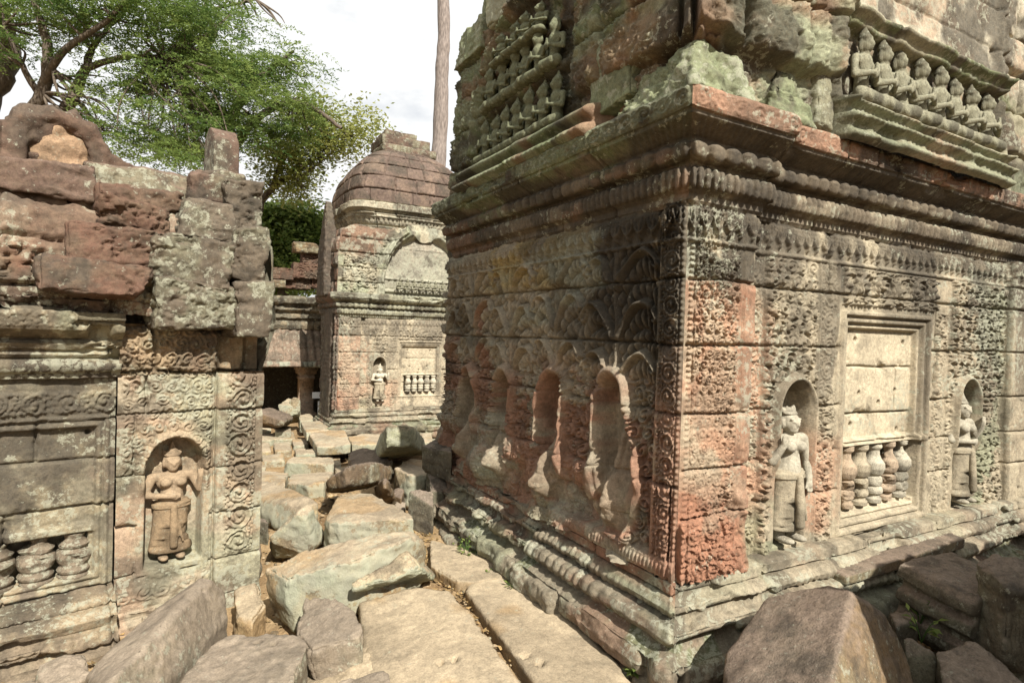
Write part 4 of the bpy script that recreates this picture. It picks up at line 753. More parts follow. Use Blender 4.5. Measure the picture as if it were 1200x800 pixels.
sweep('upper_wall', FS, M_FAR, 1.6, [(.06, 3.05), (.05, 4.1), (-.02, 4.35), (-.30, 4.48), (-.60, 4.56)], FL, lambda S, Z: (rough_blocks(S, Z, 331, [3.0, 3.3, 3.6, 3.9, 4.2, 4.6])[0], z0_(S)), c_dark, .025, .02, 0, 1)
for k in range(8): figure(pm_r, FS, (1.22+.16*k, -.10, 3.20), (.72, .8, .70))
devata(FS, (.88, .0, .86), 'fold', PALE, BEIGE, .90, .012)
fw2 = thing('false_window', None, None, (1.80, .0, 1.04)); fw2.parent = FS
for k in range(5): lathe('baluster', [(r*.95, z*.83) for r, z in BALP], fw2, (-.29+.145*k, .06, 0), PALE*.9, M_FAR, 10, seed=60+k)
stone('side_gable', [(-.24, .30, 3.0), (-.24, 1.1, 3.0), (.05, .30, 3.0), (.05, 1.1, 3.0), (-.24, .34, 4.0), (-.22, 1.05, 4.1), (.05, .34, 4.0), (.05, 1.0, 4.1), (-.22, .40, 4.95), (-.18, .60, 4.98), (-.10, .42, 4.95)], 'black', FS, local=True, mat=M_FAR)
stone('side_pilaster', [(-.10, .25, .5), (-.10, 1.0, .5), (.05, .25, .5), (.05, 1.0, .5), (-.08, .25, 2.75), (-.08, 1.0, 2.75), (.05, .25, 2.75), (.05, 1.0, 2.75)], 'black', FS, local=True, mat=M_FAR, rough=.6)
# upper tier and dome, on a square plan with rounded corners
CX, CY = 1.95, 2.35
def ring_solid(name, prof, disp, colf, e=6., n=800, mat=M_FAR):
    prof = np.array(prof, float); t = np.concatenate([[0], np.cumsum(np.hypot(*np.diff(prof, axis=0).T))]); tt = np.unique(np.concatenate([np.linspace(0, t[-1], int(t[-1]/.018)), t])); R = np.interp(tt, t, prof[:, 0]); Z = np.interp(tt, t, prof[:, 1])
    th = np.linspace(0, 2*np.pi, n+1); rad = 1/(np.abs(np.cos(th))**e+np.abs(np.sin(th))**e)**(1/e)
    TH, ZZ = np.meshgrid(th, Z); SS = TH*1.5; d = disp(SS, ZZ); rr = (R[:, None]+d)*rad[None, :]
    P = np.stack([CX+rr*np.cos(TH), CY+rr*np.sin(TH), ZZ], -1); P[:, -1] = P[:, 0]; c = colf(SS, ZZ, d)
    return link(name, mk_mesh(name, P.reshape(-1, 3), grid_faces(len(Z), n+1), c.reshape(-1, c.shape[-1])), mat, FS)
ring_solid('upper_tier', [(1.46, 4.0), (1.39, 4.55), (1.36, 4.60), (1.40, 4.66), (1.34, 4.68), (1.40, 4.72), (1.42, 4.80), (1.50, 4.86), (1.50, 4.93), (1.44, 4.95), (1.50, 5.0), (1.56, 5.02), (1.56, 5.16), (1.48, 5.18), (1.5, 5.2)],
    lambda S, Z: masonry(S, Z, [3.9, 4.25, 4.57, 4.9, 5.3], .35, .6, 341, .01, .01, .03, .03)[0]+.03*beads(S, .09)*band(Z, 4.74, 4.82, .015)+(fbm2(S*5, Z*5, 343, 4)-.5)*.05,
    lambda S, Z, H: np.concatenate([mixc(mixc(np.tile(C3(.33, .29, .21), S.shape+(1,)), BLACK*1.5, sm(.47, .6, fbm2(S*2.5, Z*3, 345, 5))*.8), C3(.24, .15, .10), sm(.5, .62, fbm2(S*2, Z*2, 347, 4))*.6*sm(4.4, 4.2, Z)), np.full(S.shape+(1,), .4)], -1))
dz = np.linspace(0, 1, 16)
ring_solid('dome', [(1.40*(1-u**2.5)**.62+.08, 5.16+1.62*u) for u in dz*.985],
    lambda S, Z: masonry(S, Z, [5.0, 5.48, 5.80, 6.1, 6.36, 6.58, 6.8], .42, .62, 351, .006, .013, .04, .012)[0]+(fbm2(S*4, Z*4, 353, 4)-.5)*.03,
    lambda S, Z, H: (lambda m_: mixc(mixc(np.tile(C3(.105, .074, .058), S.shape+(1,))*(.75+.5*m_[3](5))[..., None], BLACK*1.6, sm(.52, .66, fbm2(S*3, Z*3, 355, 5))*.6), C3(.20, .14, .10), sm(.55, .68, fbm2(S*5, Z*5, 357, 4))*.4)[..., :3]@np.eye(3,4)*1.0)(masonry(S, Z, [5.0, 5.48, 5.80, 6.1, 6.36, 6.58, 6.8], .42, .62, 351, .006, .010)), e=5.5)
for lo, hi in [((-.62, -.6, 6.60), (.75, .6, 6.80)), ((-.60, -.5, 6.80), (.62, .5, 7.03)), ((-.52, -.4, 7.02), (.30, .4, 7.17))]:
    stone('roof_cap', [(CX+x, CY+y, z) for x in (lo[0], hi[0]) for y in (lo[1], hi[1]) for z in (lo[2], hi[2])], 'roof', FS, local=True, mat=M_FAR, rough=.5, vox=.03)
bm = bmesh.new(); box_bm(bm, (.20, .3, -.3), (LFF, 1.5, 4.1)); box_bm(bm, (.55, 1.52, -.3), (LFF, 3.9, 4.35)); bm_obj('inner_masonry', bm, M_FAR, FS, col=GREY*.6)

# ------------------------------------------------------------------ gallery behind
GB = thing('gallery', 'low background gallery with a sloping brown ribbed roof over a dark pillared opening', 'gallery', (1.6, 15.5, -.35))
GX0, GL = -1.6, 4.2
def gsw(name, prof, disp, colf, res=.02): return sweep(name, GB, M_FAR, GL, prof, ((GX0, 0, 0), (1, 0, 0), (0, -1, 0)), disp, colf, res, res*.7)
gsw('roof', [(-.1, 1.28), (.50, 1.28), (.52, 1.31), (.50, 1.40), (.46, 1.42), (.36, 1.62), (.20, 1.86), (.0, 2.10), (-.1, 2.18)], lambda S, Z: (.045*(np.abs(np.sin(S*17)))*sm(1.42, 1.45, Z)+.03*beads(S, .11)*band(Z, 1.30, 1.40, .02)+(fbm2(S*4, Z*4, 361, 4)-.5)*.05-.03*np.exp(-((Z-1.72)/.012)**2), z0_(S)),
    lambda S, Z, H: mixc(mixc(np.tile(C3(.20, .145, .105), S.shape+(1,)), WHITEL*.7, band(Z, 1.28, 1.42, .01)*sm(.4, .55, fbm2(S*5, Z*5, 363, 4))), BLACK*2, sm(.5, .64, fbm2(S*4, Z*4, 365, 5))*.6))
gsw('upper_cornice', [(-.1, 2.16), (-.02, 2.2), (.02, 2.3), (.0, 2.42), (.08, 2.46), (.05, 2.6), (.16, 2.66), (.14, 2.78), (.26, 2.82), (.28, 2.95), (.2, 3.0), (-.9, 3.02)], lambda S, Z: (masonry(S, Z, [2.1, 2.45, 2.65, 2.82, 3.1], .5, .9, 371)[0]+(fbm2(S*5, Z*5, 373, 5)-.5)*.05, z0_(S)),
    lambda S, Z, H: mixc(mixc(np.tile(C3(.12, .105, .075), S.shape+(1,)), BLACK, sm(.4, .6, fbm2(S*3, Z*3, 375, 5))*.9), C3(.24, .19, .12), sm(.55, .65, fbm2(S*4, Z*6, 377, 4))*.6))
bm = bmesh.new(); box_bm(bm, (GX0, 1.9, -.4), (GX0+GL, 2.1, 1.35)); box_bm(bm, (GX0, .3, 1.29), (GX0+GL, 1.95, 1.5)); box_bm(bm, (GX0-.4, -.35, -.4), (GX0, 2.1, 1.28)); box_bm(bm, (GX0+GL, -.3, -.4), (GX0+GL+.3, 2.1, 1.28)); box_bm(bm, (GX0, .25, 1.5), (GX0+GL, 2.0, 2.98)); bm_obj('inner_masonry', bm, M_FAR, GB, col=GREY*.45)
def pillar(x):
    P = []
    for z, hw in ((-.1, .24), (.12, .24), (.125, .17), (.95, .165), (.96, .19), (1.02, .19), (1.03, .175), (1.08, .175), (1.09, .22), (1.17, .22), (1.175, .25), (1.30, .25)): P += [[(x+a*hw, .05+b*hw, z) for a, b in ((-1, -1), (1, -1), (1, 1), (-1, 1))]]
    V = np.array(P).reshape(-1, 3); F = np.array([[k*4+i, k*4+(i+1) % 4, k*4+4+(i+1) % 4, k*4+4+i] for k in range(len(P)-1) for i in range(4)])
    return link('pillar', mk_mesh('pillar', V, F, np.tile(C3(.33, .235, .16), (len(V), 1)), smooth=False), M_FAR, GB)
pillar(1.20); pillar(-.35)
for i, (px, py, w_, h_, kd, lb) in enumerate([(312, 332, 34, 7, 'brown', 'thin flat brown slab lying on the left end of the gallery roof'), (345, 331, 30, 12, 'laterite', 'dark red laterite block in the middle of the lowest row on the gallery roof'), (358, 318, 26, 14, 'laterite', 'orange laterite block in the second layer of the pile on the gallery roof'), (366, 304, 22, 15, 'laterite', 'rust red laterite block near the top of the pile on the gallery roof'), (328, 321, 24, 10, 'laterite', 'small reddish block perched behind the left part of the gallery roof pile'), (374, 331, 22, 12, 'laterite', 'dark laterite block at the lower right of the gallery roof pile beside the domed shrine'), (358, 291, 24, 9, 'brown', 'flat brown slab capping the pile of blocks on the gallery roof')]):
    c = AT(px, py, 15.6+.15*(i % 2)); k_ = 15.6/FPX/.9
    stone('stacked_block', [c+np.array((sx*w_*.5*k_, sy*.2, sz*h_*.55*k_)) for sx in (-1, 1) for sy in (-1, 1) for sz in (-1, 1)], kd, None, lb, 'stone block', 'blocks piled on the gallery roof', mat=M_FAR)

# ------------------------------------------------------------------ fallen blocks on the path
GP = 'fallen blocks along the path'
def blk(label, top, thick, kind='path', extra=(), name='fallen_block', inset=.02, group=GP, cat='stone block', rough=1.0, holes=(), vox=None):
    """top outline: picture points with their height above the ground; the block goes down from it by its thickness"""
    P = [G(*t) for t in top]; c = sum(P)/len(P); Q = [p+np.array((0, 0, -thick))+(c-p)*inset for p in P]
    ex = [G(*t) for t in extra]
    hs = [(*G(hx, hy, hh), .022) for hx, hy, hh in holes]
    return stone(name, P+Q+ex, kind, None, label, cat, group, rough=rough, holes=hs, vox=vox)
def slab(label, *a, **k): return blk(label, *a, name=k.pop('name', 'stone_slab'), cat='stone slab', **k)
# nearest to farthest
blk('long beam lying across the path, tan top and green lichen front', [(310, 664, .36), (334, 677, .36), (402, 660, .36), (462, 637, .36), (503, 623, .36), (486, 617, .36), (428, 621, .36), (356, 645, .36)], .36, 'path', rough=.7, vox=.014)
blk('boat shaped chunk with green lichen leaning on the long beam', [(412, 684, .26), (426, 674, .30), (473, 644, .36), (503, 643, .32), (520, 658, .22)], .05, 'lichen', [(420, 698, .02), (470, 688, .01), (514, 677, .03), (505, 640, .05), (440, 690, .0)])
slab('broad sunlit pale slab paving the foreground path with a worn wavy right edge', [(420, 703, .10), (494, 684, .10), (528, 690, .10), (552, 716, .10), (580, 752, .10), (618, 806, .10), (520, 880, .10), (430, 830, .10), (428, 738, .10)], .25, 'slab', rough=.45, vox=.016, holes=[(515, 772, .10), (531, 768, .10)])
slab('near part of the narrow tan paving strip along the big shrine foot', [(612, 672, .03), (560, 650, .03), (545, 690, .03), (600, 745, .03), (650, 830, .03), (770, 830, .03), (700, 745, .03)], .25, 'slab', rough=.35, vox=.02, holes=[(616, 767, .03), (632, 776, .03)])
slab('far part of the narrow paving strip, beside the boat shaped chunk', [(612, 670, .04), (558, 652, .04), (543, 685, .04), (500, 660, .04), (505, 632, .04), (540, 640, .04)], .22, 'slab', rough=.35)
blk('grey brown cube shaped block with a worn top, left of the broad pale slab', [(357, 700, .30), (392, 699, .31), (416, 710, .29), (428, 740, .26), (363, 762, .28), (347, 741, .29)], .26, 'grey')
blk('ochre stained lower block supporting the cube shaped grey block', [(354, 772, .10), (428, 752, .10), (436, 770, .10), (440, 820, .10), (352, 850, .10)], .25, 'slab', rough=.8)
blk('flat grey block with two small round holes at the bottom edge', [(262, 742, .30), (356, 741, .30), (362, 755, .30), (338, 812, .30), (250, 860, .30), (200, 812, .30), (226, 775, .30)], .34, 'grey', holes=[(302, 755, .30), (320, 757, .30)], rough=.6)
blk('small pale stone cut by the bottom edge beside the broad slab', [(392, 800, .16), (436, 779, .16), (456, 786, .14), (466, 830, .14), (400, 850, .14)], .2, 'grey')
blk('large tilted slab with one drilled hole leaning against the goddess pier', [(236, 675, .52), (250, 678, .50), (280, 708, .30), (272, 738, .20), (236, 768, .22), (190, 812, .28), (122, 806, .46)], .06, 'grey', [(192, 718, .30), (112, 761, .30), (98, 795, .30), (105, 850, .3), (190, 850, .05), (240, 770, .02), (262, 735, .02)], rough=.6, holes=[(244, 688, .50)])
blk('small rounded grey stone at the lower left behind the tilted slab', [(44, 778, .20), (75, 765, .24), (100, 763, .22), (108, 790, .2), (70, 815, .2), (40, 800, .18)], .25, 'grey')
blk('grey stone cut off by the bottom left corner of the photo', [(0, 797, .22), (40, 792, .22), (52, 820, .22), (0, 850, .22)], .3, 'grey')
blk('wedge shaped block with a roof like tan top behind the long beam', [(316, 628, .26), (360, 590, .44), (366, 590, .44), (378, 618, .22)], .05, 'path', [(322, 655, .0), (374, 652, .0), (316, 640, .05), (380, 630, .0), (350, 600, .05)], rough=.6)
blk('wide flat topped block with a sunlit tan top behind the long beam', [(376, 614, .26), (398, 612, .28), (487, 607, .28), (478, 600, .28), (449, 596, .28), (438, 578, .28), (400, 577, .28), (392, 590, .28)], .30, 'path', rough=.6)
slab('long low slab emerging from behind the left shrine pier', [(286, 562, .22), (318, 563, .22), (350, 577, .20), (376, 590, .16), (334, 599, .16), (286, 584, .20)], .2, 'path', rough=.6)
slab('rectangular step block in the middle of the path, front edge in shade', [(330, 542, .18), (344, 534, .18), (390, 535, .18), (392, 543, .18)], .22, 'path', rough=.6)
slab('low tan paving slab left of the path centre in front of the step block', [(297, 550, .10), (338, 554, .10), (334, 566, .10), (290, 562, .10)], .2, 'path', rough=.6)
slab('squarish low slab right of centre in front of the step block', [(341, 555, .14), (391, 552, .14), (380, 566, .14), (336, 566, .14)], .2, 'path', rough=.6)
slab('thin whitish slab lying on top of the step block far edge', [(346, 532, .16), (352, 527, .16), (374, 525, .16), (379, 531, .16)], .08, 'path', rough=.5)
blk('dark brown rounded beam lying crosswise behind the flat topped block', [(383, 560, .42), (392, 552, .48), (412, 544, .50), (456, 538, .46), (462, 548, .38)], .12, 'brown', [(382, 576, .05), (432, 572, .05), (462, 556, .15), (400, 577, .03)], rough=.8)
blk('upright pinkish shard with a pointed top beside the dark rounded beam', [(452, 556, .50), (444, 566, .36), (458, 566, .36)], .1, 'brown', [(440, 580, .10), (466, 588, .05), (448, 596, .0), (438, 572, .1)], rough=.6)
blk('small brown wedge between the pink shard and the shrine corner', [(463, 569, .2), (475, 572, .2), (470, 584, .16), (460, 580, .16)], .2, 'brown')
blk('small reddish block with green lichen lying behind the dark rounded beam', [(408, 532, .30), (420, 524, .36), (450, 528, .34), (462, 540, .26), (440, 545, .2), (410, 544, .2)], .2, 'brown')
blk('big upright boulder with pale lichen face leaning before the domed shrine', [(456, 497, .85), (474, 494, .88), (486, 500, .78)], .2, 'lichen', [(438, 532, .10), (500, 532, .10), (446, 508, .5), (496, 512, .5), (440, 540, .0), (500, 528, .0)])
blk('tan topped block with a dark mossy left side near the shrine end', [(461, 548, .32), (480, 537, .32), (500, 538, .32), (500, 557, .30), (482, 560, .30)], .32, 'path')
blk('dark mossy block wedged high against the end of the big shrine', [(493, 522, .62), (508, 515, .66), (530, 513, .66), (530, 530, .62)], .28, 'dark', rough=.7)
blk('slanting brown block supporting the dark mossy block', [(500, 548, .40), (526, 550, .40), (528, 570, .30), (505, 576, .28)], .45, 'dark')
blk('dark rounded boulder in shade at the end of the shrine base', [(478, 576, .30), (495, 570, .34), (508, 578, .30), (508, 595, .2), (482, 592, .18)], .28, 'dark')
blk('small light stone next to the dark rounded boulder', [(464, 586, .12), (476, 588, .12), (474, 596, .10), (462, 594, .1)], .1, 'grey', rough=.6)
blk('leaning reddish slab between the lichen boulder and the big shrine', [(514, 500, .70), (528, 490, .80), (530, 510, .6), (508, 516, .5)], .2, 'brown')
# heap by the left shrine's far side
blk('big leaning grey slab near the gallery entrance', [(296, 480, .62), (316, 477, .62), (344, 486, .50), (330, 495, .42), (302, 490, .45)], .08, 'brown', [(300, 500, .1), (322, 503, .1), (340, 497, .2)])
blk('flat pale stone resting on rubble before the gallery pillar', [(326, 474, .60), (338, 466, .70), (348, 468, .66), (350, 476, .55), (330, 479, .5)], .2, 'path')
blk('rounded light boulder at the gallery opening left of the pillar', [(338, 468, .7), (345, 463, .8), (352, 468, .7), (352, 480, .4), (340, 482, .4)], .3, 'path')
blk('squat stone at the foot of the gallery pillar', [(350, 486, .30), (366, 484, .30), (368, 492, .28), (352, 494, .28)], .25, 'path')
blk('low stone under the leaning grey slab', [(324, 500, .2), (340, 498, .22), (342, 506, .18), (322, 506, .16)], .2, 'path')
blk('shaded grey block against the left shrine pier, upper', [(288, 516, .30), (300, 518, .30), (304, 532, .26), (290, 536, .26)], .35, 'dark')
blk('shaded block low beside the left shrine pier behind the wedge block', [(290, 596, .20), (306, 602, .2), (316, 612, .16), (292, 612, .16)], .3, 'dark')
blk('narrow upright mossy stone squeezed beside the left shrine pier', [(291, 618, .26), (303, 616, .28), (306, 640, .2), (294, 650, .18)], .3, 'dark')
blk('worn brown stone at the bottom corner of the goddess pier', [(276, 690, .20), (300, 682, .22), (312, 706, .16), (296, 728, .14), (276, 722, .16)], .25, 'slab', rough=1.2)
# paving and platform before the domed shrine
PG = 'paving stones of the far path'
k_ = 0
words = ['pale tan', 'greyish', 'ochre edged', 'cracked', 'smooth', 'sunken', 'lichen flecked', 'narrow', 'rounded', 'flat', 'tilted', 'dusty']
for (x0, x1, y0, y1) in [(302, 322, 507, 516), (318, 346, 505, 515), (298, 318, 518, 530), (320, 342, 517, 528), (342, 362, 513, 522), (306, 334, 531, 540), (360, 378, 500, 508), (345, 360, 524, 532), (296, 312, 540, 548), (378, 400, 534, 546), (392, 412, 546, 556), (300, 318, 496, 503)]:
    slab('%s paving stone on the far stretch of path toward the gallery' % words[k_], [(x0, y0+1, .06), (x1-2, y0, .07), (x1, y1-1, .06), (x0+2, y1, .06)], .15, 'path', rough=.7, group=PG, name='paving_stone'); k_ += 1
DG = 'platform slabs of the domed shrine'
slab('long platform slab at the front corner of the domed shrine, dark recess beneath', [(362, 508, .32), (372, 504, .34), (404, 503, .36), (412, 521, .32), (372, 524, .30)], .16, 'path', rough=.4, group=DG, name='platform_slab')
slab('platform slab right of a crack before the domed shrine', [(413, 521, .32), (406, 509, .34), (452, 507, .34), (458, 519, .32)], .16, 'path', rough=.4, group=DG, name='platform_slab')
slab('platform slab partly hidden behind the lichen boulder', [(456, 519, .30), (452, 508, .32), (505, 506, .32), (508, 518, .30)], .16, 'path', rough=.4, group=DG, name='platform_slab')
slab('platform slab along the shaded side of the domed shrine toward the gallery', [(352, 494, .34), (384, 492, .34), (386, 505, .34), (360, 508, .34)], .16, 'path', rough=.4, group=DG, name='platform_slab')
for a_, b_ in (((370, 526, .13), (505, 522, .13)),):
    blk('dark recessed course under the platform slabs', [(372, 524, .16), (505, 520, .16), (505, 508, .16), (376, 508, .16)], .2, 'dark', name='platform_base', group=None, rough=.5)
# right foreground
RG = 'fallen blocks in front of the shrine window'
blk('large brown block at bottom right with a slanting sunlit top and half shaded side', [(903, 688, .60), (939, 678, .70), (984, 676, .71), (967, 697, .70), (932, 840, .52), (850, 768, .38), (842, 850, .34)], .10, 'brown', [(1016, 687, .62), (1034, 711, .53), (1066, 775, .26), (1078, 835, .12), (1000, 900, .0), (850, 850, .0), (1020, 720, .05), (880, 740, .0)], group=RG, rough=.45, vox=.012)
def moulded(name, label, p, ang, ln, prof, kind, cat, group, vox=.009):
    k = len(prof); V = [(u, y, z) for y in (-ln/2, ln/2) for u, z in prof]; F = [tuple(range(k))[::-1], tuple(range(k, 2*k))]+[(i, (i+1) % k, k+(i+1) % k, k+i) for i in range(k)]
    _seed[0] += 3; sd = _seed[0]; r, co, lap = remesh(V, F, vox, 1); nn = normals(r); wp = co+sd; co = co+nn*((fbm3(wp*4, sd, 4)-.5)*.05+(fbm3(wp*18, sd+1, 3)-.5)*.02)[:, None]; r.vertices.foreach_set('co', co.astype(np.float32).ravel()); r.update(); set_col(r, stone_cols(co+sd, normals(r), kind, sd)); r.name = name
    o = link(name, r, M_BLOCK, None, tuple(p)); o.rotation_euler = (.10, -.06, ang); return tag(o, label, cat, group)
q_ = G(1120, 712, .27)
moulded('moulded_block', 'dark block with carved horizontal mouldings lying right of the large brown block', q_, math.radians(-8), .40, [(.24, -.20), (.24, .20), (-.20, .20), (-.225, .17), (-.225, .13), (-.17, .115), (-.16, .08), (-.205, .05), (-.215, .0), (-.175, -.03), (-.165, -.06), (-.21, -.09), (-.22, -.14), (-.18, -.20)], 'dark', 'stone block', RG)
blk('dark brown block behind the moulded block at the right edge', [(1143, 659, .60), (1166, 648, .64), (1210, 655, .64), (1215, 690, .56), (1180, 690, .56)], .45, 'dark', group=RG)
blk('broad rough dark block at the bottom right corner', [(1096, 762, .28), (1130, 748, .32), (1180, 752, .32), (1215, 780, .28), (1190, 830, .2), (1110, 820, .2)], .3, 'dark', group=RG)
blk('grooved fragment lying between the large brown block and the corner block', [(1058, 748, .30), (1066, 744, .32), (1100, 765, .26), (1096, 782, .2), (1062, 770, .24)], .2, 'dark', group=RG, rough=.5)
blk('dark stone at the right edge under the moulded block', [(1160, 725, .34), (1215, 710, .34), (1215, 755, .28), (1165, 750, .28)], .4, 'dark', group=RG)
blk('small dark stone in the gap left of the moulded block', [(1040, 706, .30), (1070, 700, .32), (1076, 725, .26), (1050, 735, .24)], .35, 'dark', group=RG)
ltl = [np.array(ray(a, b))*0 for a, b in ()]
def onp(px, py, yy): return AT(px, py, yy)
# unseen low wall, added outside the right edge to shade the right foreground
wl = thing('added_shade_wall', 'low rough wall of dark blocks beyond the right edge, shading the moulded block', 'wall', (4.58, -.35, 0))
for k, (x0, x1, z0, z1) in enumerate([(-2.15, -.9, 0, .75), (-.9, .5, 0, .8), (.5, 2.2, 0, .75), (-2.10, -1.2, .75, 1.45), (-1.2, .3, .78, 1.5), (.3, 2.2, .75, 1.5), (-2.02, -1.0, 1.45, 2.45), (-1.0, .4, 1.5, 2.55), (.4, 2.1, 1.5, 2.45)]):
    stone('added_wall_block', [(x+.03*((k*7+i) % 3-1), y, z) for i, (x, y, z) in enumerate([(x, y, z) for x in (x0, x1) for y in (-.3, .3) for z in (z0, z1)])], 'dark', wl, local=True, vox=.04)
f0, f1 = onp(978, 676, Y0-.11), onp(1120, 631, Y0-.11)
stone('broken_moulding', [p+np.array(v) for p in (f0, f1) for v in ((0, -.07, .03), (0, .05, .04), (0, -.07, -.035), (0, .05, -.035))], 'brown', None, 'thin broken moulding strip lying on the shrine base below the false window', 'stone fragment', rough=.4, vox=.012)
for i, (px, py, w_, h_, kd, lb) in enumerate([(620, 672, 60, 26, 'brown', 0), (690, 716, 62, 40, 'brown', 0), (712, 752, 52, 56, 'grey', 0), (668, 690, 60, 24, 'path', 0), (748, 745, 38, 60, 'brown', 0), (782, 760, 50, 50, 'old', 0)]):
    pass

# ------------------------------------------------------------------ loose rubble: uncountable chips
rgn = np.random.RandomState(8); VV, FF2, CC = [], [], []; n0 = 0
ico_v, ico_f = usphere(6, 3)
for i in range(2600):
    if i < 1900: p = G(rgn.uniform(285, 760), 560+240*rgn.rand()**.8, 0) if i % 2 else np.array([rgn.uniform(-.8, 2.1), rgn.uniform(2.2, 11), 0])
    else: p = np.array([rgn.uniform(1.5, 5.5), rgn.uniform(.9, 1.9), 0])
    s = .006+.03*rgn.rand()**4; v = ico_v*np.array([s*rgn.uniform(.7, 1.5), s*rgn.uniform(.7, 1.5), s*.6])*(1+.35*(rgn.rand(len(ico_v), 1)-.5))
    a = rgn.rand()*6.3; v = v @ np.array([[math.cos(a), -math.sin(a), 0], [math.sin(a), math.cos(a), 0], [0, 0, 1]]); v = v+np.array([p[0], p[1], float(gz(p[0], p[1]))-.045+s*.3])
    VV.append(v); FF2 += [tuple(q+n0 for q in f) for f in ico_f]; n0 += len(v); c = C3(.36, .26, .15)*rgn.uniform(.55, 1.2); CC.append(np.tile(c, (len(v), 1)))
me = bpy.data.meshes.new('gravel'); me.from_pydata([tuple(v) for v in np.vstack(VV)], [], FF2); set_col(me, np.vstack(CC)); tag(link('gravel', me, M_BLOCK), 'ochre gravel and small chips scattered between the fallen blocks', 'gravel', kind='stuff')

# dry fallen leaves caught between the stones
rl = np.random.RandomState(21); VV, CC = [], []
for i in range(3500):
    p = np.array([rl.uniform(-.9, 2.0), rl.uniform(2.2, 9), 0]) if i % 3 else np.array([rl.uniform(1.6, 1.92), rl.uniform(2.0, 5), 0])
    a = rl.rand()*6.3; l = rl.uniform(.015, .045); d = np.array((math.cos(a), math.sin(a), rl.uniform(-.2, .2))); w2 = np.array((-d[1], d[0], rl.uniform(-.3, .3)))*.35; c = np.array([p[0], p[1], float(gz(p[0], p[1]))-.028])
    VV.append(np.array([c, c+d*l*.5+w2*l, c+d*l+np.array((0, 0, l*.3)), c+d*l*.5-w2*l])); CC.append(np.tile(C3(.34, .22, .09)*rl.uniform(.4, 1.2), (4, 1)))
tag(link('leaf_litter', mk_mesh('leaf_litter', np.vstack(VV), np.arange(14000).reshape(-1, 4), np.vstack(CC), smooth=False), M_PATH), 'small dry brown leaves caught in the joints between the stones', 'leaf litter', kind='stuff')

# ------------------------------------------------------------------ small white notice by the gallery pillar
sp = AT(374, 477, 14.4); g0 = float(gz(sp[0], sp[1]))-.03
sg = thing('notice_sign', 'small blank white notice board on a white post beside the gallery pillar', 'sign', (sp[0], sp[1], g0))
bm = bmesh.new(); box_bm(bm, (-.028, -.02, 0), (.028, .02, .62)); bmesh.ops.bevel(bm, geom=bm.edges[:], offset=.006, segments=1); bm_obj('post', bm, M_WHITE, sg)
zt = AT(374, 462, 14.4)[2]-g0
bm = bmesh.new(); box_bm(bm, (-.17, -.045, zt-.085), (.19, -.022, zt+.06)); bmesh.ops.bevel(bm, geom=bm.edges[:], offset=.005, segments=1); bm_obj('board', bm, M_WHITE, sg)

# ------------------------------------------------------------------ trees
def tube(path, rad, n=9):
    path = np.array(path, float); rad = np.array(rad, float); k = len(path); V = []; up = np.array((0.3, .2, 1.))
    for i in range(k):
        t = path[min(i+1, k-1)]-path[max(i-1, 0)]; t /= np.linalg.norm(t)+1e-9; a = np.cross(t, (0.13, .9, .3)); a /= np.linalg.norm(a); b = np.cross(t, a); th = np.linspace(0, 2*np.pi, n, endpoint=False)
        V.append(path[i]+rad[i]*(np.cos(th)[:, None]*a+np.sin(th)[:, None]*b))
    V = np.vstack(V); F = np.array([[i*n+j, i*n+(j+1) % n, (i+1)*n+(j+1) % n, (i+1)*n+j] for i in range(k-1) for j in range(n)]); return V, F
def smooth_path(pts, sub=6, wob=.0, rs=None):
    pts = np.array(pts, float); out = []
    for i in range(len(pts)-1):
        p0, p1, p2, p3 = pts[max(i-1, 0)], pts[i], pts[i+1], pts[min(i+2, len(pts)-1)]
        for t in np.linspace(0, 1, sub, endpoint=False): out.append(.5*((2*p1)+(-p0+p2)*t+(2*p0-5*p1+4*p2-p3)*t*t+(-p0+3*p1-3*p2+p3)*t**3))
    out.append(pts[-1]); out = np.array(out)
    if rs is not None: out = out+rs.normal(0, wob, out.shape)
    return out
def leaves(centres, rs, per, ll, lw_, spray=.5, droop=.25, kind='feather'):
    """sprays of small leaflets on both sides of drooping twigs"""
    Vs, Cs = [], []
    for c, ax_, sh in centres:
        a = rs.uniform(0, 2*np.pi); d = np.array((math.cos(a), math.sin(a), rs.uniform(-.35, .25))); d /= np.linalg.norm(d); L = spray*rs.uniform(.6, 1.2)
        t = np.linspace(0, 1, per); side = np.cross(d, (0, 0, 1)); side /= np.linalg.norm(side); sg_ = np.where(np.arange(per) % 2, 1, -1)
        if kind == 'feather': base = c+d*(t*L)[:, None]+np.array((0, 0, -droop*L))*(t**2)[:, None]
        else: base = c+rs.normal(0, spray*.45, (per, 3))
        ld = side[None]*sg_[:, None]*.8+d*.5+rs.normal(0, .35, (per, 3)); ld /= np.linalg.norm(ld, axis=1)[:, None]
        nrm = np.array((0, 0, 1.))+rs.normal(0, .55, (per, 3)); wd = np.cross(ld, nrm); wd /= np.linalg.norm(wd, axis=1)[:, None]+1e-9; l_ = ll*rs.uniform(.6, 1.3, (per, 1)); w2 = lw_*rs.uniform(.7, 1.2, (per, 1))
        q = np.stack([base, base+ld*l_*.5+wd*w2, base+ld*l_, base+ld*l_*.5-wd*w2], 1); Vs.append(q.reshape(-1, 3)); Cs.append(np.repeat(np.clip(sh+rs.normal(0, .12)+rs.normal(0, .06, per), 0, 1), 4))
    V = np.vstack(Vs); C = np.concatenate(Cs); return V, np.arange(len(V)).reshape(-1, 4), np.repeat(C[:, None], 3, 1)
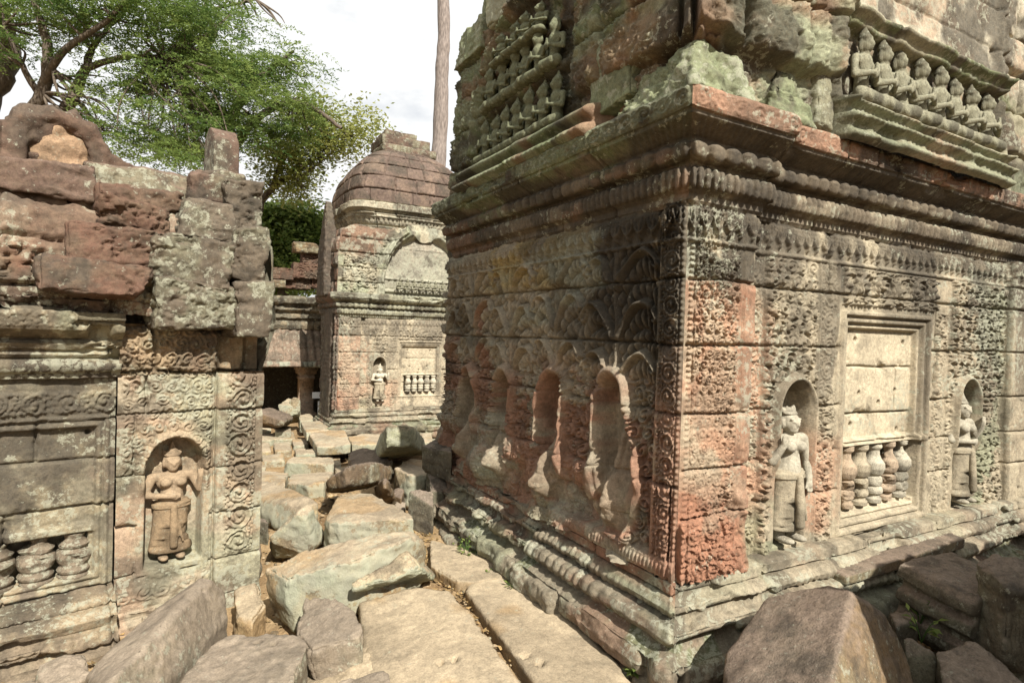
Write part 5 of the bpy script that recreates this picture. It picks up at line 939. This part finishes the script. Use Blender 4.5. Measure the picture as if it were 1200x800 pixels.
LF_A = mat_leaf('acacia_leaf', (.045, .10, .022), (.29, .36, .10), .5); LF_B = mat_leaf('broad_leaf', (.07, .13, .028), (.30, .36, .10), .5); LF_Y = mat_leaf('yellow_green_leaf', (.15, .19, .045), (.40, .40, .12), .5)
def tree(name, label, base, trunk, limbs, clusters, lmat, n_spray, per, ll, lw_, spray, kind='feather', bark=M_BARK, group=None, seed=1):
    """trunk and limbs: lists of (px, py, distance, radius); clusters: (px, py, distance, rx, rz, ry)"""
    rs = np.random.RandomState(seed); D = lambda px, py, dist: CAM+ray(px, py)*(dist/1.0)
    b = np.array(base, float); root = thing(name, label, 'tree', tuple(b), group=group)
    def mk(nm, br):
        Vs, Fs, n = [], [], 0
        for L in br:
            pts = [(b if q == 'base' else D(*q[:3])) for q in [x if isinstance(x, str) else x for x in L['p']]]
            sp_ = smooth_path(pts, 7, .02*L['r'][0]/.1*.4, rs); rr = np.interp(np.linspace(0, 1, len(sp_)), np.linspace(0, 1, len(L['r'])), L['r']); V, F = tube(sp_, rr); Vs.append(V); Fs.append(F+n); n += len(V)
        return link(nm, mk_mesh(nm, np.vstack(Vs)-b, np.vstack(Fs)), bark, root)
    mk('trunk', [trunk])
    tips = []
    lim = list(limbs)
    cl = [(D(px, py, ds), rx, ry, rz) for (px, py, ds, rx, rz, ry) in clusters]
    if lim: mk('limbs', lim)
    # twigs from the nearest limb points into each cluster
    allp = np.vstack([smooth_path([(b if isinstance(q, str) else D(*q[:3])) for q in L['p']], 7) for L in [trunk]+lim])
    tw = []
    V0, F0, n0_ = [], [], 0
    for c, rx, ry, rz in cl:
        st = allp[np.argmin(np.linalg.norm(allp-c-np.array((0, 0, -.3)), axis=1))]
        for k in range(4):
            e = c+np.array((rx, ry, rz))*rs.uniform(-.7, .7, 3); m_ = (st+e)/2+rs.normal(0, .12*np.linalg.norm(e-st)+.02, 3)
            p = smooth_path([st, m_, e], 6); V, F = tube(p, np.linspace(.035, .008, len(p)), 5); V0.append(V); F0.append(F+n0_); n0_ += len(V)
    if V0: link('twigs', mk_mesh('twigs', np.vstack(V0)-b, np.vstack(F0)), bark, root)
    tot = sum(rx*ry*rz for _, rx, ry, rz in cl)**1; cent = []
    wgt = np.array([(rx*ry*rz)**.75 for _, rx, ry, rz in cl]); wgt /= wgt.sum()
    for (c, rx, ry, rz), w__ in zip(cl, wgt):
        sub = max(3, int(4+3*rx)); sc_ = c+rs.normal(0, .5, (sub, 3))*np.array((rx, ry, rz)); ssz = rs.uniform(.25, .5, sub); sh0 = rs.uniform(.15, .75, sub)
        for k in range(int(n_spray*w__)):
            i = rs.randint(sub); q = rs.normal(0, 1, 3)*ssz[i]; cent.append((sc_[i]+q*np.array((rx, ry, rz*.55)), None, sh0[i]))
    V, F, C = leaves(cent, rs, per, ll, lw_, spray, kind=kind); me = mk_mesh('crown', V-b, F, C, smooth=False); link('crown', me, lmat, root); return root
def at_ground(px, dist): p = CAM+ray(px, 400)*dist; return (p[0], p[1], -.5)
L_ = lambda r, *p: dict(p=list(p), r=r)
tree('feathery_tree', 'tall feathery leaved tree with dark forked limbs rising behind the low broken shrine', at_ground(-40, 13),
    L_([.28, .24, .20, .17], 'base', (-30, 250, 13), (-15, 130, 13), (10, 60, 13.2), (-30, -60, 13.4)),
    [L_([.17, .12, .07, .03], (-20, 190, 13), (45, 118, 12.6), (56, 60, 12.4), (40, 0, 12.2), (30, -60, 12)), L_([.09, .06, .03], (50, 100, 12.5), (75, 60, 12.2), (130, 20, 12), (170, -30, 12)), L_([.08, .05, .03], (46, 112, 12.6), (22, 70, 12.2), (5, 30, 12)),
     L_([.16, .13, .10, .06, .03], (0, 220, 13.2), (78, 125, 13.4), (98, 85, 13.5), (112, 50, 13.5), (150, 10, 13.6)), L_([.08, .06, .03], (98, 82, 13.5), (140, 68, 13.2), (190, 66, 13)), L_([.06, .04, .02], (108, 60, 13.5), (92, 25, 13.6), (108, -20, 13.8))],
    [(30, 20, 12.5, 1.2, .5, 1.2), (90, 10, 12.2, 1.1, .45, 1), (150, 20, 12.5, 1.2, .45, 1), (60, -20, 13, 1.4, .6, 1.2), (140, -20, 13, 1.5, .5, 1.2), (10, 60, 12, .7, .3, .7), (200, 30, 12.6, 1.0, .40, 1), (215, 62, 12.8, .9, .32, .9), (170, 75, 12.6, .8, .28, .8), (240, 10, 13, 1.0, .5, 1), (150, 105, 12.5, .75, .25, .7), (195, 100, 12.8, .9, .28, .8), (110, 100, 13, .5, .2, .5), (185, 130, 12.3, .9, .22, .8), (225, 150, 12.4, 1., .24, .8), (170, 160, 12.4, .8, .2, .7), (250, 95, 12.6, 1., .35, .8), (0, 10, 12.6, 1, .5, 1), (150, 168, 12.2, 1.0, .30, .8), (205, 182, 12.2, .9, .25, .8), (110, 140, 12.4, .7, .25, .6), (235, 200, 12.6, .6, .2, .6), (210, -30, 13, 1.5, .6, 1.2), (130, 150, 12.6, .5, .15, .5)],
    LF_A, 3000, 24, .09, .015, .6, seed=3)
tree('feathery_tree', 'spreading green tree with a dark trunk standing behind the ridge stone of the broken shrine', at_ground(255, 15),
    L_([.34, .28, .22, .17, .12], 'base', (262, 240, 15), (262, 150, 15), (225, 115, 15), (212, 88, 15), (220, 40, 15)),
    [L_([.16, .12, .07, .03], (258, 160, 15), (275, 130, 14.8), (300, 95, 14.6), (345, 60, 14.5)), L_([.12, .08, .04], (262, 190, 15), (300, 140, 14.8), (350, 120, 14.6), (400, 150, 14.5)), L_([.14, .08, .03], (212, 90, 15), (250, 40, 15.2), (240, 10, 15.4), (260, -30, 15.4)), L_([.05, .04, .02], (250, 12, 15.4), (262, 8, 15.4), (300, 0, 15.4))],
    [(240, 60, 14.8, 1.1, .45, 1), (275, 75, 14.6, 1.1, .40, 1), (310, 90, 14.6, 1.0, .40, 1), (250, 110, 14.4, 1.2, .38, 1), (290, 125, 14.4, 1.1, .35, 1), (330, 120, 14.5, .9, .32, .9), (300, 70, 15, .8, .5, .8), (230, 140, 14.3, 1.1, .3, 1), (270, 155, 14.3, 1.1, .26, 1), (210, 165, 14.2, .9, .2, .8), (345, 75, 14.8, .5, .25, .5), (235, 175, 14.3, .8, .2, .8), (310, 155, 14.5, .7, .25, .7), (265, 5, 15.4, .6, .25, .6), (290, 18, 15.4, .45, .2, .5), (225, 30, 15, .8, .4, .8), (330, 30, 15.4, .15, .1, .2), (345, 150, 14.7, .5, .25, .5)],
    LF_A, 2000, 24, .10, .016, .6, seed=5)
tree('leaning_tree', 'slender leaning tree with loose yellow green leaves left of the dome', at_ground(285, 17),
    L_([.16, .13, .10, .07], 'base', (290, 300, 17), (304, 243, 17), (318, 222, 17), (335, 208, 17)),
    [L_([.08, .05, .02], (318, 222, 17), (330, 190, 17), (345, 150, 17), (370, 130, 17)), L_([.07, .04, .02], (330, 210, 17), (352, 207, 17), (375, 190, 17)), L_([.05, .03, .015], (335, 180, 17), (380, 160, 16.8), (415, 160, 16.6))],
    [(330, 175, 17, .8, .5, .8), (360, 180, 17, .7, .4, .7), (345, 205, 17, .5, .3, .6), (380, 145, 16.8, .8, .35, .7), (410, 150, 16.6, .6, .3, .6), (400, 175, 16.8, .45, .22, .5), (360, 130, 17, .8, .35, .7), (350, 225, 17.2, .5, .2, .5), (320, 205, 17, .4, .4, .4), (385, 165, 17, .5, .2, .5)],
    LF_Y, 760, 18, .13, .03, .5, kind='bunch', seed=7)
tree('leafy_tree', 'dense bright green tree filling the gap behind the gallery roof', at_ground(330, 20),
    L_([.22, .18, .12], 'base', (332, 330, 20), (330, 260, 20)), [L_([.1, .05], (331, 290, 20), (350, 255, 20), (365, 250, 20)), L_([.1, .05], (331, 290, 20), (312, 262, 20))],
    [(325, 262, 20, .9, .7, .8), (352, 265, 20, .8, .7, .8), (312, 290, 19.6, .9, .7, .8), (340, 300, 19.6, 1, .7, .8), (360, 290, 20, .8, .6, .8), (325, 320, 19.8, 1.1, .6, .9), (368, 315, 20, .8, .6, .8), (300, 320, 20, .9, .6, .8)], LF_B, 2100, 16, .17, .05, .5, kind='bunch', seed=9)
tree('leafy_tree', 'darker green tree further back between the broken shrine and the gallery', at_ground(300, 25),
    L_([.3, .25, .15], 'base', (300, 330, 25), (305, 280, 25)), [L_([.1, .05], (303, 300, 25), (280, 270, 25))],
    [(300, 290, 25, 1.4, 1, 1), (270, 270, 25, 1.4, 1, 1), (335, 295, 25, 1.4, 1, 1), (380, 310, 25, 1.5, 1, 1), (310, 320, 25, 1.5, .9, 1), (260, 310, 25, 1.5, 1, 1), (360, 275, 26, 1.2, .7, 1)], LF_B, 1800, 16, .24, .07, .7, kind='bunch', seed=11)
# bare trunk behind the big shrine
rs = np.random.RandomState(2); b = at_ground(512, 24); root = thing('bare_trunk_tree', 'tall smooth pale tree trunk rising between the dome and the big shrine', 'tree', b)
Dp = lambda px, py: CAM+ray(px, py)*24
pth = smooth_path([np.array(b), Dp(511, 250), Dp(516, 150), Dp(518, 80), Dp(520, 20), Dp(512, -150)], 10); V, F = tube(pth, np.interp(np.linspace(0, 1, len(pth)), [0, .4, .45, .5, 1], [.36, .29, .31, .28, .22])+.012*np.sin(np.arange(len(pth))*1.3), 18); link('trunk', mk_mesh('trunk', V-np.array(b), F), M_PALEBARK, root)
V, F = tube(smooth_path([Dp(514, -120), Dp(540, -200), Dp(560, -300)], 6), np.linspace(.15, .05, 13), 8); link('limb', mk_mesh('limb', V-np.array(b), F), M_PALEBARK, root)

# ------------------------------------------------------------------ weeds
def weed(label, p, n, size, seed, group='weeds at the foot of the shrine'):
    rs = np.random.RandomState(seed); root = thing('weed', label, 'plant', tuple(p), group=group); Vs, Fs, Cs, sv, sf, n0, n1 = [], [], [], [], [], 0, 0
    for k in range(n):
        a = rs.uniform(0, 6.3); e = np.array((math.cos(a), math.sin(a), rs.uniform(.6, 1.8)))*size*rs.uniform(.4, 1); V, F = tube(smooth_path([(0, 0, -.03), e*.5+np.array((0, 0, size*.15)), e], 4), np.linspace(.003, .0015, 9), 5); sv.append(V); sf.append(F+n1); n1 += len(V)
        for j in range(3):
            t = .5+.25*j; c = e*t; d = np.array((math.cos(a+rs.uniform(-1.2, 1.2)), math.sin(a+rs.uniform(-1.2, 1.2)), rs.uniform(-.2, .5))); d /= np.linalg.norm(d); w2 = np.cross(d, (0, 0, 1)); w2 /= np.linalg.norm(w2); l = size*rs.uniform(.35, .6)
            q = np.array([c, c+d*l*.4+w2*l*.28+np.array((0, 0, .1*l)), c+d*l, c+d*l*.4-w2*l*.28+np.array((0, 0, .1*l))]); Vs.append(q); Fs.append(np.arange(4)+n0); n0 += 4; Cs.append(np.full((4, 3), rs.uniform(.2, .9)))
    link('stems', mk_mesh('stems', np.vstack(sv), np.vstack(sf)), LF_B, root); link('leaves', mk_mesh('leaves', np.vstack(Vs), np.array(Fs), np.vstack(Cs), smooth=False), LF_B, root)
for i, (px, py, n, s_, lb) in enumerate([(548, 655, 16, .09, 'bushiest green weed in the crack at the shrine foot beside the far paving strip'), (536, 648, 8, .06, 'small weed just behind the bushiest weed at the shrine foot'), (578, 681, 8, .06, 'thin green weed halfway along the foot of the shrine base'), (604, 696, 10, .07, 'low weed at the shrine foot nearest the seam of the paving strip'), (745, 795, 12, .08, 'yellow green grass tuft at the bottom edge below the shrine corner')]):
    p = G(px, py, -.02); weed(lb, p, n, s_, 50+i)
for i, (px, py, lb) in enumerate([(1078, 726, 'green leafy seedling between the dark moulded block and the large brown block'), (1080, 746, 'bright green single leaf seedling above the grooved fragment')]):
    weed(lb, G(px, py, .2), 5, .10, 70+i, 'seedlings among the right foreground blocks')
